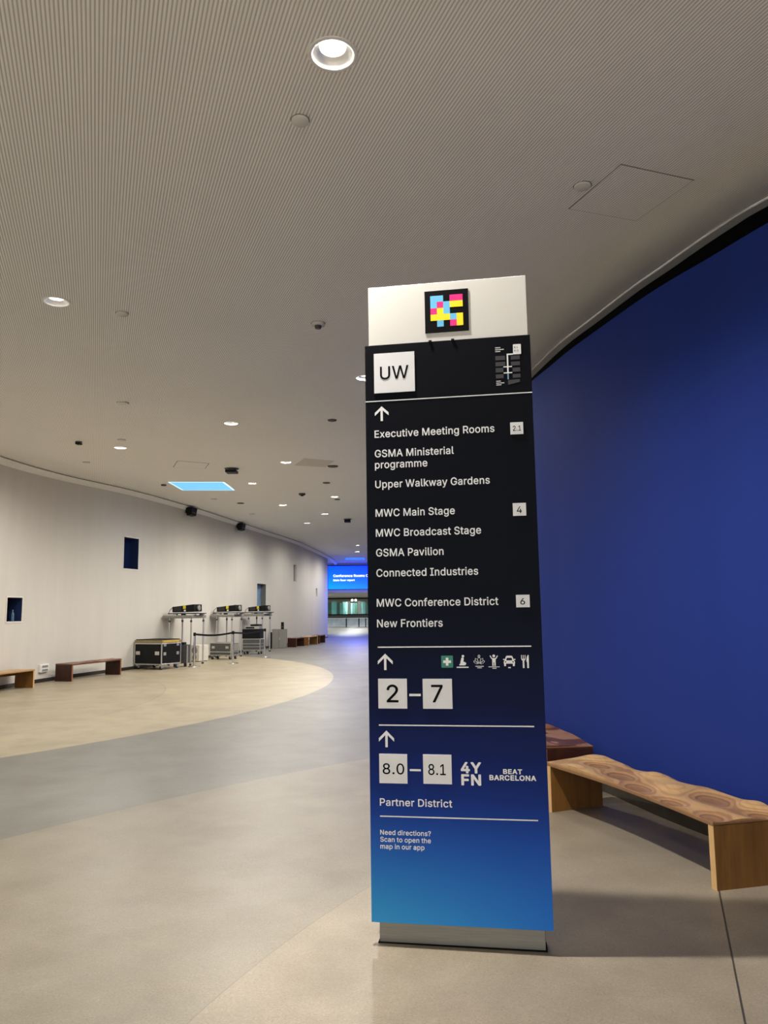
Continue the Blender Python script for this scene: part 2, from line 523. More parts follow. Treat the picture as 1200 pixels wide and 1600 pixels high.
struct(wb.build('wall_left', MAT['wall']), 'long curving pale plaster wall pierced by small windows')

MAT['pane_night'] = plain('night_blue_glass', (.006, .016, .075, 1), .12, var=.15, scale=2)
MAT['pane_dark'] = plain('dark_glass', (.003, .005, .016, 1), .12, var=.15, scale=2)
MAT['pane_grey'] = plain('grey_glass', (.16, .165, .17, 1), .35, var=.1, scale=2)
MAT['pane_bluegrey'] = plain('glass_blue_reflection', (.20, .32, .50, 1), .25, var=.15, scale=2)  # blue reflection is put into the pane's own colour
MAT['reveal'] = plain('pale_window_reveal', (.70, .67, .60, 1), .6, var=.03)
MAT['reveal_dark'] = plain('dark_window_reveal', (.010, .024, .090, 1), .5, var=.1)
MAT['reveal_bright'] = plain('pale_blue_window_reveal', (.15, .15, .14, 1), .5, var=.06)
win_spec = {1: ('pane_dark', 'reveal_dark', .30, 'small dark window low in the pale wall, a bottle on its ledge'),
            2: ('pane_night', 'reveal_dark', .28, 'tall dark blue window high in the pale wall'),
            3: ('pane_bluegrey', 'reveal_bright', .22, 'tall bluish grey window above the farthest projector'),
            4: ('pane_grey', 'reveal', .10, 'narrow grey window high on the far stretch of wall'),
            5: ('pane_grey', 'reveal', .10, 'tiny grey slit window nearest the blue screen')}
for n, y0, y1, z0, z1 in WIN:
    pm, rm, dep, lab = win_spec[n]
    a, b = p_at_s(s_at_y(y0)), p_at_s(s_at_y(y1))
    t = (b - a).normalized(); nb = Vector((-t.y, t.x))       # into the wall
    a2, b2 = a + nb * dep, b + nb * dep
    rv = MB()
    P = lambda q, z: (q.x, q.y, z)
    rv.face([P(a, z0), P(a, z1), P(a2, z1), P(a2, z0)]); rv.face([P(b, z1), P(b, z0), P(b2, z0), P(b2, z1)])
    rv.face([P(a, z0), P(a2, z0), P(b2, z0), P(b, z0)]); rv.face([P(a, z1), P(b, z1), P(b2, z1), P(a2, z1)])
    w = struct(rv.build('window_%d' % n, MAT[rm]), lab)
    pn = MB(); pn.face([P(a2, z0), P(b2, z0), P(b2, z1), P(a2, z1)]); pn.build('pane', MAT[pm], w)
    if n in (1, 2):
        fr = MB(); e = .032
        def bar(u0, u1, w0, w1):
            q0, q1 = a + t * u0 , a + t * u1
            q0b, q1b = q0 - nb * .012, q1 - nb * .012
            pts = [P(q0b, w0), P(q1b, w0), P(q1b, w1), P(q0b, w1)]
            fr.face(pts)
            for (c0, c1) in ((pts[0], pts[1]), (pts[1], pts[2]), (pts[2], pts[3]), (pts[3], pts[0])):
                d0 = Vector(c0) + Vector((nb.x, nb.y, 0)) * .014; d1 = Vector(c1) + Vector((nb.x, nb.y, 0)) * .014
                fr.face([c1, c0, d0, d1])
        L = (b - a).length
        bar(-e, 0, z0 - e, z1 + e); bar(L, L + e, z0 - e, z1 + e); bar(0, L, z0 - e, z0); bar(0, L, z1, z1 + e)
        fr.build('window_frame', MAT['reveal'], w)

# perimeter trim under the ceiling and the dark baseboard, both following the left wall
TP = [p for p in LEFT if p.y < 46.35 and p.x < -3.4] + [Vector((-3.42, 47.5)), Vector((-3.40, 50)), Vector((-3.40, 52.95))]
IN = off(TP, .17)
tb = MB(); r1 = []
for p, q in zip(TP, IN):
    z = zc(p.y)
    r1.append([(p.x, p.y, z - .130), (q.x, q.y, z - .040), (q.x, q.y, z - .022), (p.x, p.y, z - .022), (p.x, p.y, z - .120)])
tb.quad_grid(r1, False, flip=True)
struct(tb.build('trim_3', MAT['trim']), 'pale cove trim along the top of the left wall')
gp = MB(); gp.quad_grid([[(p.x, p.y, zc(p.y) - .022), (p.x + (q.x - p.x) * .8, p.y + (q.y - p.y) * .8, zc(p.y) - .022), (p.x + (q.x - p.x) * .8, p.y + (q.y - p.y) * .8, zc(p.y) - .002)] for p, q in zip(TP, IN)], False)
struct(gp.build('trim_5', MAT['dark_line']), 'dark shadow gap between the cove trim and the ceiling')
BB = off(LEFT, .012)
bb = MB(); bb.quad_grid([[(p.x, p.y, .085), (q.x, q.y, .085), (q.x, q.y, 0)] for p, q in zip(LEFT, BB)], False)
struct(bb.build('baseboard_left', MAT['baseboard']), 'low dark baseboard along the pale left wall')
# glyph outlines (advance, then loops of x,y in thousandths)
SEMI={".":[205,[86,-15,103,-16,129,-5,143,9,153,37,151,55,143,73,121,93,97,99,71,93,59,85,46,71,38,49,38,33,49,8,68,-9]],"0":[470,[208,-18,257,-17,299,-4,321,8,352,34,375,66,393,104,406,144,416,204,418,272,412,334,401,380,389,414,377,438,350,476,321,501,289,517,245,527,195,525,159,515,132,500,102,474,78,442,60,404,44,348,36,284,36,226,42,170,52,126,74,72,98,38,127,12,165,-8],[217,62,197,66,168,84,150,108,140,128,130,160,124,196,122,292,126,326,136,370,150,400,165,421,181,435,201,445,241,447,261,441,285,425,303,400,311,384,323,346,330,308,332,224,328,186,319,146,299,102,279,79,263,69,235,61]],"1":[470,[76,-11,385,-12,395,-9,400,-5,402,5,402,51,396,63,385,66,293,66,289,69,288,503,286,513,281,517,271,520,201,520,191,517,77,433,74,423,75,361,79,351,87,347,94,349,195,424,200,423,200,71,199,67,195,66,81,66,71,63,65,51,65,3,69,-7]],"2":[470,[64,-11,385,-12,395,-9,399,-5,402,5,402,53,398,63,389,67,178,69,296,193,342,247,369,287,379,307,389,337,394,371,392,395,379,435,361,466,339,488,303,511,267,523,235,528,197,526,157,515,129,501,102,481,84,461,66,429,58,403,54,367,58,355,67,351,123,350,133,353,140,365,142,393,156,419,168,431,190,443,217,448,257,443,286,427,297,413,305,397,308,359,299,329,270,285,55,54,52,45,52,3,56,-7]],"3":[470,[196,-18,235,-19,265,-15,305,-2,325,8,357,31,374,50,391,80,399,102,406,140,404,168,391,210,377,235,351,263,329,279,285,297,250,302,258,314,381,454,384,464,384,506,380,516,371,521,75,521,63,517,58,508,58,454,62,444,71,440,261,438,254,426,148,306,146,296,146,250,151,239,161,235,225,235,257,229,275,221,298,202,311,180,318,148,315,122,310,108,301,94,283,78,255,66,223,61,193,63,165,72,147,83,130,102,124,114,119,136,115,141,105,143,47,143,37,139,32,128,36,102,48,70,66,44,85,25,107,10,131,-2,171,-14]],"4":[470,[282,-11,341,-12,352,-7,356,5,356,91,361,94,411,94,421,98,425,109,425,159,422,169,411,174,357,175,355,315,352,325,341,330,285,330,272,323,270,313,268,175,130,175,134,187,319,501,319,513,309,519,249,520,239,516,232,507,32,169,28,157,28,109,32,99,43,94,267,94,270,89,270,3,274,-7]],"5":[470,[200,-18,239,-19,273,-12,309,2,341,23,369,54,389,90,402,136,404,168,397,212,379,258,361,285,339,307,317,323,279,339,247,345,199,343,151,327,150,342,160,434,167,439,361,439,371,442,378,454,378,506,374,516,365,521,101,521,89,517,84,508,56,262,59,248,75,239,127,234,159,253,181,261,209,265,241,263,265,255,287,238,303,216,314,188,316,148,311,126,303,108,294,94,279,80,257,68,241,63,225,61,201,63,169,76,155,87,144,100,131,136,127,141,117,143,63,143,50,136,48,122,54,92,66,64,81,43,103,21,129,4,169,-12]],"6":[470,[208,-18,243,-19,277,-12,299,-4,331,14,359,39,373,58,389,90,397,120,402,150,397,196,387,230,375,254,363,270,335,296,301,315,259,325,213,324,211,326,329,498,332,508,331,514,319,521,255,521,244,516,128,348,94,294,74,256,56,200,52,176,52,144,56,120,66,86,86,50,113,21,135,6,177,-12],[209,62,193,66,175,76,152,100,142,120,138,140,140,186,155,219,164,230,185,245,213,253,251,251,283,234,303,210,311,192,315,170,313,132,307,112,299,98,288,84,275,74,255,64,243,61]],"7":[470,[98,-11,163,-12,176,-5,400,441,402,451,402,505,395,517,385,520,67,520,57,517,53,513,50,503,50,455,54,445,63,441,299,440,304,437,89,9,87,1,89,-5]],"8":[470,[204,-18,247,-19,283,-13,315,-2,339,10,361,25,387,54,403,84,412,116,412,156,401,192,393,208,371,239,335,268,365,296,379,318,389,346,394,368,394,392,381,438,364,466,329,499,303,513,247,527,205,527,183,523,145,511,122,498,88,466,74,446,62,414,58,390,60,356,70,324,90,292,118,266,95,251,72,228,52,196,40,148,40,122,48,86,68,50,87,29,107,14,133,0,161,-10],[209,62,179,68,159,78,143,92,130,114,128,124,130,164,149,195,167,209,183,217,213,223,241,223,269,217,301,197,319,170,324,152,324,124,319,108,303,85,273,68,243,61],[215,302,201,304,177,314,163,325,154,336,148,348,144,376,148,402,166,428,191,443,211,447,245,447,263,443,281,433,290,424,303,402,308,378,303,348,290,326,271,312,249,303]],"9":[470,[132,-11,197,-12,209,-7,353,205,381,259,393,293,399,321,401,357,395,397,381,435,361,465,337,490,307,510,275,521,237,528,199,526,155,513,135,503,111,486,85,458,66,425,56,395,52,367,52,335,56,309,67,276,88,241,115,215,157,193,191,184,242,183,122,9,120,3,122,-5],[209,257,193,261,175,271,152,295,140,325,138,367,148,401,169,428,201,445,241,448,271,437,285,428,299,411,309,391,313,375,316,361,313,325,301,295,279,271,265,263,243,256]],"?":[375,[153,-15,170,-16,186,-12,197,-5,215,15,221,35,221,51,212,71,200,85,174,97,154,97,130,87,116,73,105,43,112,17,119,5,134,-8],[131,141,190,140,201,145,205,155,207,191,218,217,232,231,275,261,299,283,323,319,333,351,335,363,333,413,325,439,315,459,302,476,276,499,246,515,218,523,194,527,160,527,128,521,88,505,66,489,42,463,30,443,17,403,15,381,22,368,32,366,90,366,101,373,108,405,119,425,140,441,168,450,200,447,220,439,235,427,247,407,249,371,239,343,216,318,163,281,146,263,134,243,123,209,119,167,122,147]],"A":[496,[16,-11,81,-12,94,-5,139,121,143,129,147,130,335,129,387,-8,397,-12,457,-12,467,-9,472,-5,474,3,468,21,294,495,288,511,281,517,271,520,203,520,195,517,190,511,7,7,7,-5],[173,211,173,217,237,409,239,411,307,213,301,210]],"B":[473,[60,-11,269,-12,301,-8,343,5,363,15,394,39,412,63,426,99,430,123,430,151,424,183,412,211,394,235,376,251,350,267,382,293,397,315,408,347,410,389,398,435,386,457,365,480,341,497,301,513,269,520,65,520,55,517,51,513,48,503,48,5,52,-7],[139,70,136,75,137,217,267,218,279,216,297,210,314,199,336,173,344,141,342,121,334,101,317,85,295,75,273,70],[139,298,136,303,137,439,251,440,267,438,283,433,301,423,318,403,324,381,322,349,308,325,287,309,255,298]],"C":[527,[246,-18,287,-19,331,-10,362,0,404,24,438,56,456,80,472,112,484,154,480,168,469,173,413,173,403,171,397,163,392,144,382,124,372,110,355,93,321,74,283,65,237,67,219,72,197,82,166,104,141,140,127,170,118,206,116,224,118,302,129,344,145,376,169,407,193,425,213,435,247,443,287,443,317,437,345,423,366,406,386,378,397,348,403,340,413,337,469,337,482,344,484,356,465,412,446,442,414,476,389,495,357,511,317,523,291,527,229,525,183,513,145,495,106,464,87,443,69,416,51,380,34,324,28,278,30,208,39,164,59,110,81,74,107,43,149,12,195,-8]],"D":[519,[60,-11,239,-12,275,-8,309,1,349,16,383,38,408,61,440,105,462,161,470,199,474,237,474,271,468,323,456,369,434,415,410,447,396,461,357,489,309,509,255,520,65,520,55,517,51,513,48,503,48,5,52,-7],[139,70,136,75,136,437,141,440,237,440,267,436,295,427,322,413,350,387,362,369,378,333,386,289,386,223,374,165,349,122,328,101,291,81,245,70]],"E":[435,[60,-11,371,-12,381,-9,385,-5,388,5,388,55,384,65,375,69,141,70,137,71,136,75,137,215,353,216,364,221,368,233,368,283,364,293,355,297,137,299,137,439,371,441,380,445,384,455,384,505,377,517,367,520,65,520,55,517,51,513,48,503,48,5,52,-7]],"F":[427,[60,-11,121,-12,133,-5,136,5,137,209,343,210,353,214,358,225,358,275,354,285,345,289,137,291,137,439,367,441,376,445,380,455,380,505,373,517,363,520,65,520,55,517,51,513,48,503,48,5,52,-7]],"G":[537,[246,-18,287,-19,335,-10,377,6,413,29,445,62,470,102,484,142,490,184,490,252,483,265,473,267,285,267,275,263,270,252,270,202,277,190,287,187,397,187,402,184,396,150,390,136,373,110,357,93,327,76,309,69,285,65,237,67,215,74,179,94,156,116,143,136,127,170,118,206,116,224,118,302,125,332,139,366,160,398,189,423,217,437,245,443,287,443,309,439,339,425,365,403,382,380,397,346,403,340,413,337,471,337,484,344,486,352,482,368,464,414,444,444,419,471,387,495,355,511,315,523,287,527,243,527,199,519,147,497,116,474,83,439,67,414,53,386,36,334,28,278,30,208,39,164,55,118,79,76,113,37,145,14,195,-8]],"I":[317,[31,-11,264,-12,274,-9,278,-5,281,5,281,53,276,66,266,70,198,70,195,75,195,437,200,440,266,440,277,445,281,455,281,503,278,513,274,517,264,520,36,520,26,517,22,513,19,503,19,457,24,444,34,440,104,440,107,435,107,73,102,70,34,70,23,65,19,55,19,3,23,-7]],"L":[410,[60,-11,357,-12,369,-8,374,3,374,55,370,65,361,69,137,71,136,503,132,515,121,520,63,520,52,515,48,505,48,5,52,-7]],"M":[645,[60,-11,119,-12,129,-8,134,3,135,348,140,343,169,263,275,-3,281,-9,291,-12,339,-12,352,-5,485,337,491,348,493,1,497,-8,507,-12,565,-12,576,-7,580,5,580,503,575,516,563,520,481,520,471,517,465,512,343,195,315,116,278,219,162,513,157,517,147,520,65,520,52,515,48,503,48,5,52,-7]],"N":[540,[60,-11,121,-12,131,-8,136,3,135,376,140,373,203,267,376,-5,381,-9,391,-12,461,-12,472,-7,476,5,476,503,471,516,461,520,401,520,390,515,386,505,387,136,383,139,350,195,146,515,133,520,63,520,52,515,48,503,48,5,52,-7]],"O":[550,[246,-18,285,-19,331,-10,373,6,415,33,455,78,481,125,498,178,504,220,504,288,498,328,482,382,456,430,440,450,415,475,381,499,333,519,289,527,245,527,201,519,149,497,120,476,81,435,53,384,34,324,28,278,28,230,35,182,53,124,77,80,90,62,121,31,149,12,195,-8],[247,66,219,72,187,88,165,106,143,136,127,170,118,206,116,286,123,324,135,358,153,388,169,407,193,425,225,439,247,443,287,443,325,433,355,415,376,394,394,368,410,328,416,296,418,274,416,212,410,180,398,148,375,114,359,97,343,86,307,70,283,65]],"P":[461,[60,-11,121,-12,133,-5,136,5,137,173,259,174,303,183,337,196,362,213,382,233,398,255,414,295,420,325,420,369,414,401,406,423,386,457,359,484,335,499,297,513,261,520,65,520,55,517,51,513,48,503,48,5,52,-7],[139,254,136,259,137,439,247,440,263,438,289,430,312,413,323,397,330,377,332,365,332,331,322,297,303,274,279,261,245,254]],"R":[466,[60,-11,121,-12,133,-5,136,5,136,181,137,185,141,186,235,186,241,184,335,9,347,-9,357,-12,423,-12,433,-9,437,-5,437,7,332,201,334,205,349,213,375,232,396,257,414,297,422,347,418,389,402,437,385,462,367,480,345,495,307,511,265,520,65,520,55,517,51,513,48,503,48,5,52,-7],[139,268,136,273,137,439,249,440,265,438,283,433,299,425,316,411,330,385,334,351,328,315,319,298,307,286,287,275,261,268]],"S":[463,[198,-20,243,-21,275,-17,313,-6,343,8,364,22,390,48,400,62,414,94,420,124,420,154,412,188,397,215,373,241,345,261,305,279,203,308,167,322,142,338,129,358,126,376,129,392,139,412,150,424,175,439,219,447,263,443,297,427,307,419,318,404,327,374,333,368,343,365,395,365,409,372,412,392,402,428,387,455,362,482,339,499,311,513,251,527,203,527,169,521,133,509,113,499,89,481,65,454,51,428,40,390,40,356,49,324,63,297,89,271,115,254,145,240,282,198,313,181,325,169,332,156,334,140,332,120,316,94,299,80,279,70,237,61,193,63,169,70,147,82,134,92,125,106,114,142,109,146,99,149,43,149,30,144,26,128,39,82,51,58,76,28,101,10,129,-4,163,-15]],"T":[465,[192,-11,253,-12,264,-7,268,3,268,437,273,440,413,440,423,443,427,447,430,457,430,505,423,517,413,520,37,520,27,517,22,513,20,503,20,455,27,443,37,440,175,440,180,437,180,5,184,-7]],"U":[534,[236,-19,297,-18,345,-6,375,8,401,26,428,53,454,95,464,127,470,177,470,503,467,513,463,517,453,520,395,520,383,513,380,503,380,163,378,147,366,117,343,90,313,72,275,64,239,64,205,72,177,88,160,105,147,127,139,151,136,169,136,507,131,516,121,520,63,520,51,513,48,503,48,159,52,131,61,103,73,77,86,57,107,34,129,16,167,-4,191,-12]],"W":[703,[154,-11,227,-12,236,-9,241,-3,339,359,343,368,445,-5,449,-9,459,-12,527,-12,538,-7,548,19,680,501,675,516,665,520,607,520,597,517,593,513,493,126,489,133,400,479,387,516,375,520,309,520,301,517,295,511,193,126,93,510,88,517,79,520,19,520,8,515,6,507,9,491,137,21,145,-5]],"Y":[489,[204,-11,265,-12,278,-5,280,5,281,207,462,497,465,507,459,517,449,520,385,520,371,514,237,293,233,296,200,355,100,515,89,520,23,520,13,517,9,513,7,505,11,495,192,205,192,3,196,-7]],"a":[406,[140,-20,177,-20,201,-16,239,0,261,17,264,14,267,-6,279,-12,333,-12,343,-8,348,0,348,270,344,296,330,330,320,344,300,364,271,381,249,389,217,395,169,395,113,381,81,362,55,339,43,322,31,296,33,286,39,280,101,263,108,266,127,294,147,309,173,317,201,319,227,315,239,309,250,300,260,284,264,256,258,244,243,240,157,229,117,221,87,211,59,195,38,174,27,154,18,122,18,94,23,72,35,42,60,12,81,-2,119,-16],[153,58,135,62,123,68,109,82,104,94,104,116,113,133,135,147,155,153,263,170,262,122,258,108,245,87,233,76,207,62,185,58]],"c":[412,[188,-19,223,-20,249,-16,281,-6,305,6,321,18,347,44,364,71,374,99,371,109,367,113,311,128,301,128,295,123,288,105,278,89,265,76,239,62,201,58,175,62,153,74,136,91,123,113,113,143,108,171,110,221,115,241,127,271,143,293,161,307,195,318,221,318,241,313,263,301,276,289,286,275,293,256,303,251,361,264,371,271,372,281,360,313,348,331,327,354,303,371,283,381,253,391,229,396,185,396,161,391,117,373,91,356,63,325,45,296,31,257,22,209,22,167,29,127,39,95,59,56,85,26,117,2,157,-14]],"d":[441,[178,-19,211,-20,247,-12,276,5,297,25,300,23,301,1,307,-10,317,-12,369,-12,381,-5,384,5,384,503,381,513,377,517,367,520,313,520,301,513,298,503,297,354,265,379,237,391,215,396,175,396,153,391,117,377,91,360,70,339,57,321,39,285,24,229,22,169,28,127,41,87,65,44,99,11,131,-8,155,-16],[183,60,165,66,143,82,133,95,121,117,112,145,108,171,110,223,119,257,129,277,143,296,171,313,191,318,217,318,237,313,254,305,270,291,285,269,294,245,298,223,300,201,298,157,289,120,280,101,261,78,240,65,223,60]],"e":[421,[192,-19,227,-20,255,-16,289,-6,309,4,329,18,352,41,367,63,376,89,369,101,305,116,295,109,278,81,257,66,237,60,201,58,171,64,149,77,131,94,119,117,110,145,110,155,113,158,365,158,375,160,379,165,382,175,380,241,368,287,350,323,328,349,299,371,269,385,227,396,183,396,153,389,115,373,93,358,69,333,45,296,29,249,22,207,22,167,31,119,43,84,63,50,87,24,121,0,151,-12],[113,234,110,239,117,259,125,275,139,293,167,311,191,318,231,316,258,303,267,295,280,279,294,241,293,235,289,234]],"f":[270,[80,-11,139,-12,149,-8,154,1,155,313,159,316,225,316,236,321,240,333,240,377,236,387,225,392,156,393,155,435,159,448,173,459,203,462,227,457,237,462,254,519,249,530,229,537,205,542,175,542,135,531,115,521,91,499,79,481,69,443,67,393,9,392,-1,388,-5,379,-5,331,-1,320,9,316,63,316,68,313,68,5,73,-7]],"g":[442,[182,-162,243,-160,297,-146,332,-126,356,-102,372,-76,384,-28,384,374,381,384,377,389,367,391,317,391,307,389,301,378,300,356,297,354,267,379,239,391,217,395,173,395,153,391,117,377,91,359,61,327,41,290,24,230,22,210,24,152,31,122,45,84,61,58,79,37,95,24,123,8,151,-2,175,-7,215,-7,231,-4,263,8,283,22,297,35,300,34,300,-8,296,-38,286,-56,277,-64,249,-80,227,-84,187,-85,159,-78,139,-66,110,-34,101,-30,83,-37,41,-64,41,-76,49,-90,91,-132,113,-144,147,-156],[187,72,165,78,151,86,138,96,125,116,115,140,108,174,110,224,117,252,123,266,143,295,159,307,177,315,221,317,239,313,258,302,274,286,284,272,294,248,298,228,300,170,292,130,282,110,269,94,253,82,233,74,219,71]],"h":[427,[53,-11,112,-12,124,-5,127,5,127,245,129,259,141,285,157,301,176,311,208,318,238,313,260,301,274,283,282,261,285,241,285,5,287,-5,300,-12,354,-12,364,-7,368,3,369,263,362,297,354,319,338,348,316,369,292,383,258,394,212,396,196,393,162,382,128,359,126,505,122,515,112,520,56,520,45,515,41,505,41,5,45,-7]],"i":[183,[53,-11,110,-12,120,-8,125,3,125,375,121,387,110,392,56,392,46,388,41,377,41,5,45,-7],[79,431,96,433,113,439,130,456,137,473,137,495,126,516,112,527,88,536,68,533,52,526,38,511,29,489,30,475,39,453,52,441]],"k":[397,[53,-11,112,-12,124,-5,127,5,127,135,152,159,163,149,287,-9,298,-12,368,-12,378,-8,382,1,379,11,217,215,220,220,369,371,371,379,370,385,366,389,356,392,290,392,280,389,132,240,128,239,126,505,122,515,112,520,56,520,45,515,41,505,41,5,45,-7]],"l":[206,[123,-13,154,-14,180,-10,188,-5,192,5,178,61,168,66,138,64,131,69,127,79,126,509,122,518,112,522,56,522,45,517,41,505,41,71,51,33,66,12,92,-6]],"m":[627,[53,-11,112,-12,124,-5,127,5,127,257,133,279,145,295,166,311,188,318,214,318,236,309,251,297,260,279,263,265,263,5,268,-8,278,-12,330,-12,340,-9,344,-5,347,5,347,251,349,269,360,292,380,309,404,318,430,318,444,315,468,302,478,287,482,273,485,253,485,5,487,-5,500,-12,552,-12,562,-9,569,5,569,273,558,319,544,346,524,368,508,379,474,393,452,398,422,398,376,385,344,366,320,341,286,377,270,387,244,396,208,398,186,393,154,379,128,358,125,361,124,379,118,389,108,392,58,392,47,389,41,375,41,5,45,-7]],"n":[426,[53,-11,112,-12,124,-5,127,5,127,245,129,259,141,285,157,301,176,311,208,318,238,313,260,301,274,283,282,261,285,241,285,5,287,-5,292,-9,302,-12,354,-12,366,-6,369,5,369,263,366,279,356,315,346,335,324,362,304,377,258,394,210,396,162,382,147,373,128,356,125,359,122,385,112,391,56,392,44,386,41,375,41,5,45,-7]],"o":[432,[188,-19,223,-20,265,-12,305,6,323,20,346,43,369,79,386,123,392,159,392,215,388,243,372,293,356,321,333,348,299,373,267,387,229,396,185,396,161,391,117,373,91,356,63,325,45,296,31,257,22,209,22,167,29,127,39,95,59,56,85,26,117,2,157,-14],[199,58,175,62,159,70,147,80,131,99,121,117,112,145,108,171,108,205,112,231,121,259,145,295,161,307,181,315,221,318,241,313,263,301,278,287,288,273,300,245,306,215,308,189,306,161,296,119,284,97,268,79,239,62,215,58]],"p":[441,[53,-154,112,-155,124,-148,127,-138,128,23,160,-2,186,-14,222,-21,266,-17,298,-6,330,13,358,42,380,78,396,126,402,172,400,226,392,266,376,306,357,336,328,364,292,385,254,395,228,397,204,395,162,381,126,352,124,376,118,389,108,391,56,391,43,384,41,374,41,-138,45,-150],[202,60,184,66,162,79,145,100,135,120,125,170,127,224,131,246,141,270,153,288,166,301,194,315,236,317,254,313,272,303,285,292,302,264,308,250,314,220,317,200,314,158,304,118,294,98,274,75,246,61]],"r":[276,[53,-11,112,-12,124,-5,127,5,127,251,129,263,143,287,154,297,176,309,200,314,242,311,250,315,254,325,255,379,252,389,248,393,238,396,198,396,184,393,150,379,128,362,125,365,122,385,112,391,56,392,43,385,41,375,41,5,45,-7]],"s":[382,[160,-19,199,-20,227,-16,261,-6,289,8,319,36,329,51,341,83,343,99,341,127,335,150,317,177,299,193,269,209,239,219,153,240,135,250,122,265,122,287,130,301,149,313,169,320,207,320,227,313,241,301,260,271,271,266,319,276,333,284,335,293,319,331,309,345,289,366,259,383,211,396,151,394,121,385,95,373,81,364,57,339,44,319,36,291,36,257,44,229,57,208,73,192,93,178,115,168,231,137,247,127,253,119,255,95,249,83,229,66,199,58,165,58,137,66,120,79,105,109,93,117,39,107,27,99,24,91,32,65,42,45,59,24,75,10,99,-4,127,-14]],"t":[244,[150,-15,185,-16,209,-12,220,-5,224,5,214,53,209,62,201,65,181,62,157,62,145,69,138,85,139,313,143,316,201,316,211,320,216,331,216,377,211,388,201,392,139,393,138,469,132,481,121,484,67,484,57,479,53,469,52,395,47,392,9,392,-1,387,-5,377,-5,331,-1,321,7,316,47,316,52,313,52,85,61,47,73,24,91,6,117,-8]],"u":[427,[165,-16,196,-17,238,-7,270,11,284,24,286,22,289,-4,300,-11,354,-11,366,-4,369,6,369,374,366,384,362,388,352,391,300,391,287,384,285,374,285,146,280,120,272,100,260,84,238,69,216,63,184,63,160,71,142,87,129,112,127,126,127,374,124,384,120,388,110,391,56,391,43,384,41,374,41,122,47,84,65,42,94,11,120,-5]],"v":[406,[161,-11,224,-12,237,-5,381,371,383,379,376,389,366,392,308,392,300,389,294,384,194,108,94,386,82,392,22,392,12,389,8,385,6,379,8,371,148,5,153,-7]],"w":[584,[137,-11,196,-12,204,-9,210,-3,284,254,357,-3,364,-9,372,-12,428,-12,438,-8,552,363,556,377,552,387,542,392,486,392,476,389,469,383,398,127,326,385,322,389,312,392,258,392,247,389,239,377,174,135,170,126,98,383,92,389,84,392,26,392,16,388,11,377,55,231,125,1,129,-7]],"x":[395,[21,-11,88,-12,100,-8,162,85,185,125,190,128,280,-8,290,-12,352,-12,365,-7,368,1,364,11,240,191,360,371,362,379,358,388,346,392,284,392,274,388,213,297,192,259,188,261,108,388,98,392,34,392,21,387,18,379,21,369,140,195,11,7,11,-5]],"y":[406,[71,-156,104,-157,149,-144,167,-132,187,-112,199,-96,217,-58,379,366,382,378,376,388,366,391,308,391,300,388,294,382,194,107,94,384,82,391,22,391,12,388,8,384,7,378,10,366,149,0,137,-40,127,-60,116,-71,104,-77,60,-75,51,-82,36,-138,38,-145,44,-150]]}
